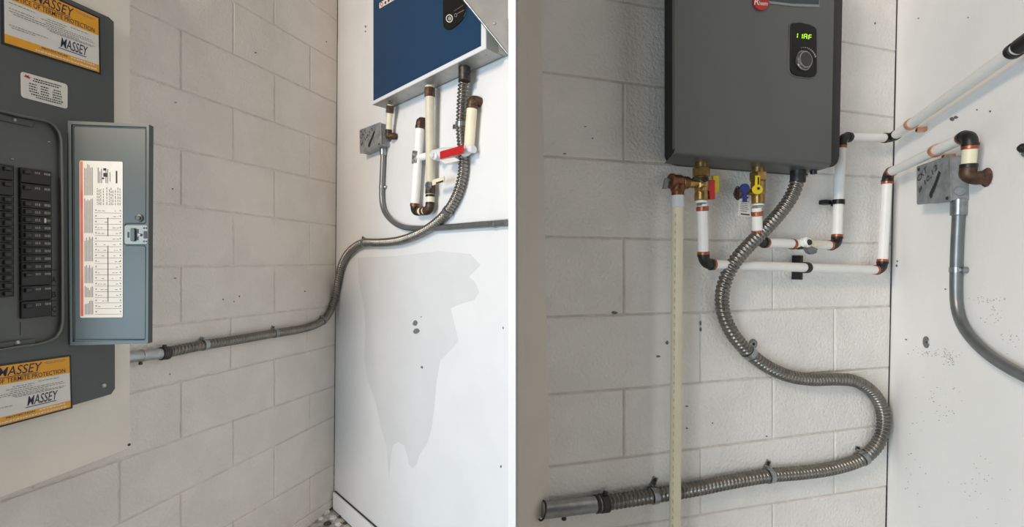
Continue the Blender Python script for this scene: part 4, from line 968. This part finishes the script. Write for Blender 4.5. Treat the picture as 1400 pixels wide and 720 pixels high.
# black and copper pipe clips
def pipe_clip(P, c, tan, r, m, label, name='pipe_clip', reach=0.024, both=True):
    tan = tan.normalized(); off = (c-P.p).dot(P.n); s = P.n.cross(tan).normalized()
    t = thing(name, c-P.n*off, label, 'clip'); w = 0.014
    mk('band', G().lathe(c-tan*w/2, tan, [(0, r*0.97), (0, r*1.22), (w, r*1.22), (w, r*0.97)], 20), m, t)
    for q in ((-1, 1) if both else (-1,)):
        b0 = c-P.n*(off-0.0006)+s*q*r*0.9
        foot = mk('foot', G().box(b0-tan*w*0.45, s*q*(reach), tan*w*0.9, P.n*off*0.62), m, t)
        mk('screw', G().lathe(b0+s*q*reach*0.65+P.n*off*0.62, P.n, [(0, 0.004), (0.002, 0.0035)], 10), M['dark_metal'], foot)
pipe_clip(WB, A1.lerp(A2, 0.535), A2-A1, RP, M['black'], 'black plastic clip on the long horizontal white pipe')
pipe_clip(WB, C2.lerp(C3_, 0.40), C3_-C2, RP, M['black'], 'black plastic clip on the vertical white pipe beside the heater')
pipe_clip(WR, C4.lerp(C5, 0.20), C5-C4, RP, M['copper_l'], 'copper clip on the upper sloping white pipe', reach=0.012, both=False)
pipe_clip(WR, A3_.lerp(A4, 0.66), A4-A3_, RP, M['copper_l'], 'copper clip on the lower sloping white pipe above the junction box', reach=0.012, both=False)
# a bit of dark fitting at the right edge and the grey anchor disc
dk = thing('wall_fitting', WR.at(1403, 202, 0.0), 'dark fitting on the smooth wall cut by the right edge of the picture', 'fitting')
mk('cap', G().lathe(WR.at(1403, 202, 0.0), WR.n, [(0, 0.010), (0.008, 0.009), (0.012, 0.005)], 14), M['black'], dk)
mk('washer', G().lathe(WR.at(1403, 209, 0.0), WR.n, [(0, 0.008), (0.004, 0.007)], 14), M['zinc'], dk)
an = thing('wall_anchor', WR.at(1266, 472, 0.0), 'round grey anchor washer on the smooth wall beside the conduit loop', 'anchor')
mk('washer', G().lathe(WR.at(1266.5, 467.5, 0.0002), WR.n, [(0, 0.0165), (0.002, 0.0155), (0.0025, 0.005)], 24), M['emt'], an)
mk('hole', G().lathe(WR.at(1266.5, 467.5, 0.0026), WR.n, [(0, 0.0035), (0.0006, 0.003)], 10), M['caulk'], an)

# ------------------------------------------------------------------ second corner: flexible conduit loop
RF2 = 0.0192
pts = [(1091, 238, 0.066), (1089, 250, 0.064), (1082, 268, 0.058), (1067, 290, 0.052), (1045, 314, 0.052), (1022, 337, 0.056), (1003, 360, 0.058), (991, 385, 0.046), (987, 410, 0.030), (991, 434, 0.024), (1003, 458, 0.0225), (1022, 480, 0.0225), (1048, 500, 0.0225), (1078, 513.5, 0.0225), (1110, 518.5, 0.0225), (1140, 518, 0.0225), (1168, 520.5, 0.0225), (1190, 533, 0.0225), (1204, 553, 0.0225), (1208.5, 575, 0.0225), (1204, 598, 0.0225), (1192, 616, 0.0225), (1174, 629, 0.0225), (1140, 639.5, 0.0225), (1100, 645.5, 0.0225), (1050, 650, 0.0225), (1000, 658, 0.0225), (950, 668, 0.0225), (900, 676, 0.0225), (860, 682, 0.0225), (820, 688, 0.0225)]
p3 = [corner_at(WB, WR, x, y, o) if x > 1150 else WB.at(x, y, o) for x, y, o in pts]
rc_ = thing('flexible_conduit', p3[-1], 'ribbed metal flexible conduit looping in an S below the grey heater', 'conduit')
gx, rpath = flex_geo(p3, RF2); mk('hose', gx, M['flex'], rc_)
sleeve(rc_, 'connector', p3[0]+V((0, 0, 0.018)), p3[0]+V((-0.001, 0, -0.024)), RF2*1.02, M['dark_metal'])
mk('connector_screw', G().lathe(p3[0]+WB.u*RF2*0.9+V((0, 0, -0.002)), WB.u, [(0, 0.007), (0.011, 0.007)], 10), M['zinc'], rc_)
a, b = WB.at(741, 697.5, 0.0225), WB.at(822, 687.8, 0.0225); d = (b-a).normalized()
g = G(); sleeve(rc_, 'coupling', a, b, RF2*1.04, M['steel'])
sleeve(rc_, 'clamp', b-d*0.018, b-d*0.008, RF2*1.15, M['dark_metal']); sleeve(rc_, 'clamp', b-d*0.004, b+d*0.018, RF2*1.2, M['dark_metal'])
mk('clamp_screw', G().lathe(b+d*0.010+V((0, 0, RF2*1.1)), V((0.3, 0, 1)), [(0, 0.007), (0.008, 0.007)], 8), M['dark_metal'], rc_)
mk('set_screw', G().lathe(a+d*(b-a).length*0.36-V((0, 0, RF2*0.95)), V((0, 0, -1)), [(0, 0.004), (0.006, 0.006), (0.011, 0.006)], 8), M['dark_metal'], rc_)
mk('end_collar', G().tube([a+d*0.0+(V((0, 0, 1))*math.cos(k)+WB.n*math.sin(k)-d*0.35*math.cos(k)*-1)*RF2*1.1 for k in [i*math.pi/8 for i in range(16)]], 0.0022, 6, closed=True), M['dark_metal'], rc_)
gs = 'one-hole straps along the looping conduit'
strap_on(WB, rpath, (1024, 482), (1030, 470), RF2, 'zinc conduit strap with round plate in the middle of the S bend', gs, True)
strap_on(WB, rpath, (1179, 626), (1172, 613), RF2, 'zinc conduit strap at the lower right of the conduit loop', gs)
strap_on(WB, rpath, (1051, 650), (1050, 632), RF2, 'zinc conduit strap midway along the bottom conduit run', gs)
strap_on(WB, rpath, (894, 677), (895, 655), RF2, 'zinc conduit strap beside the discharge pipe on the bottom run', gs)
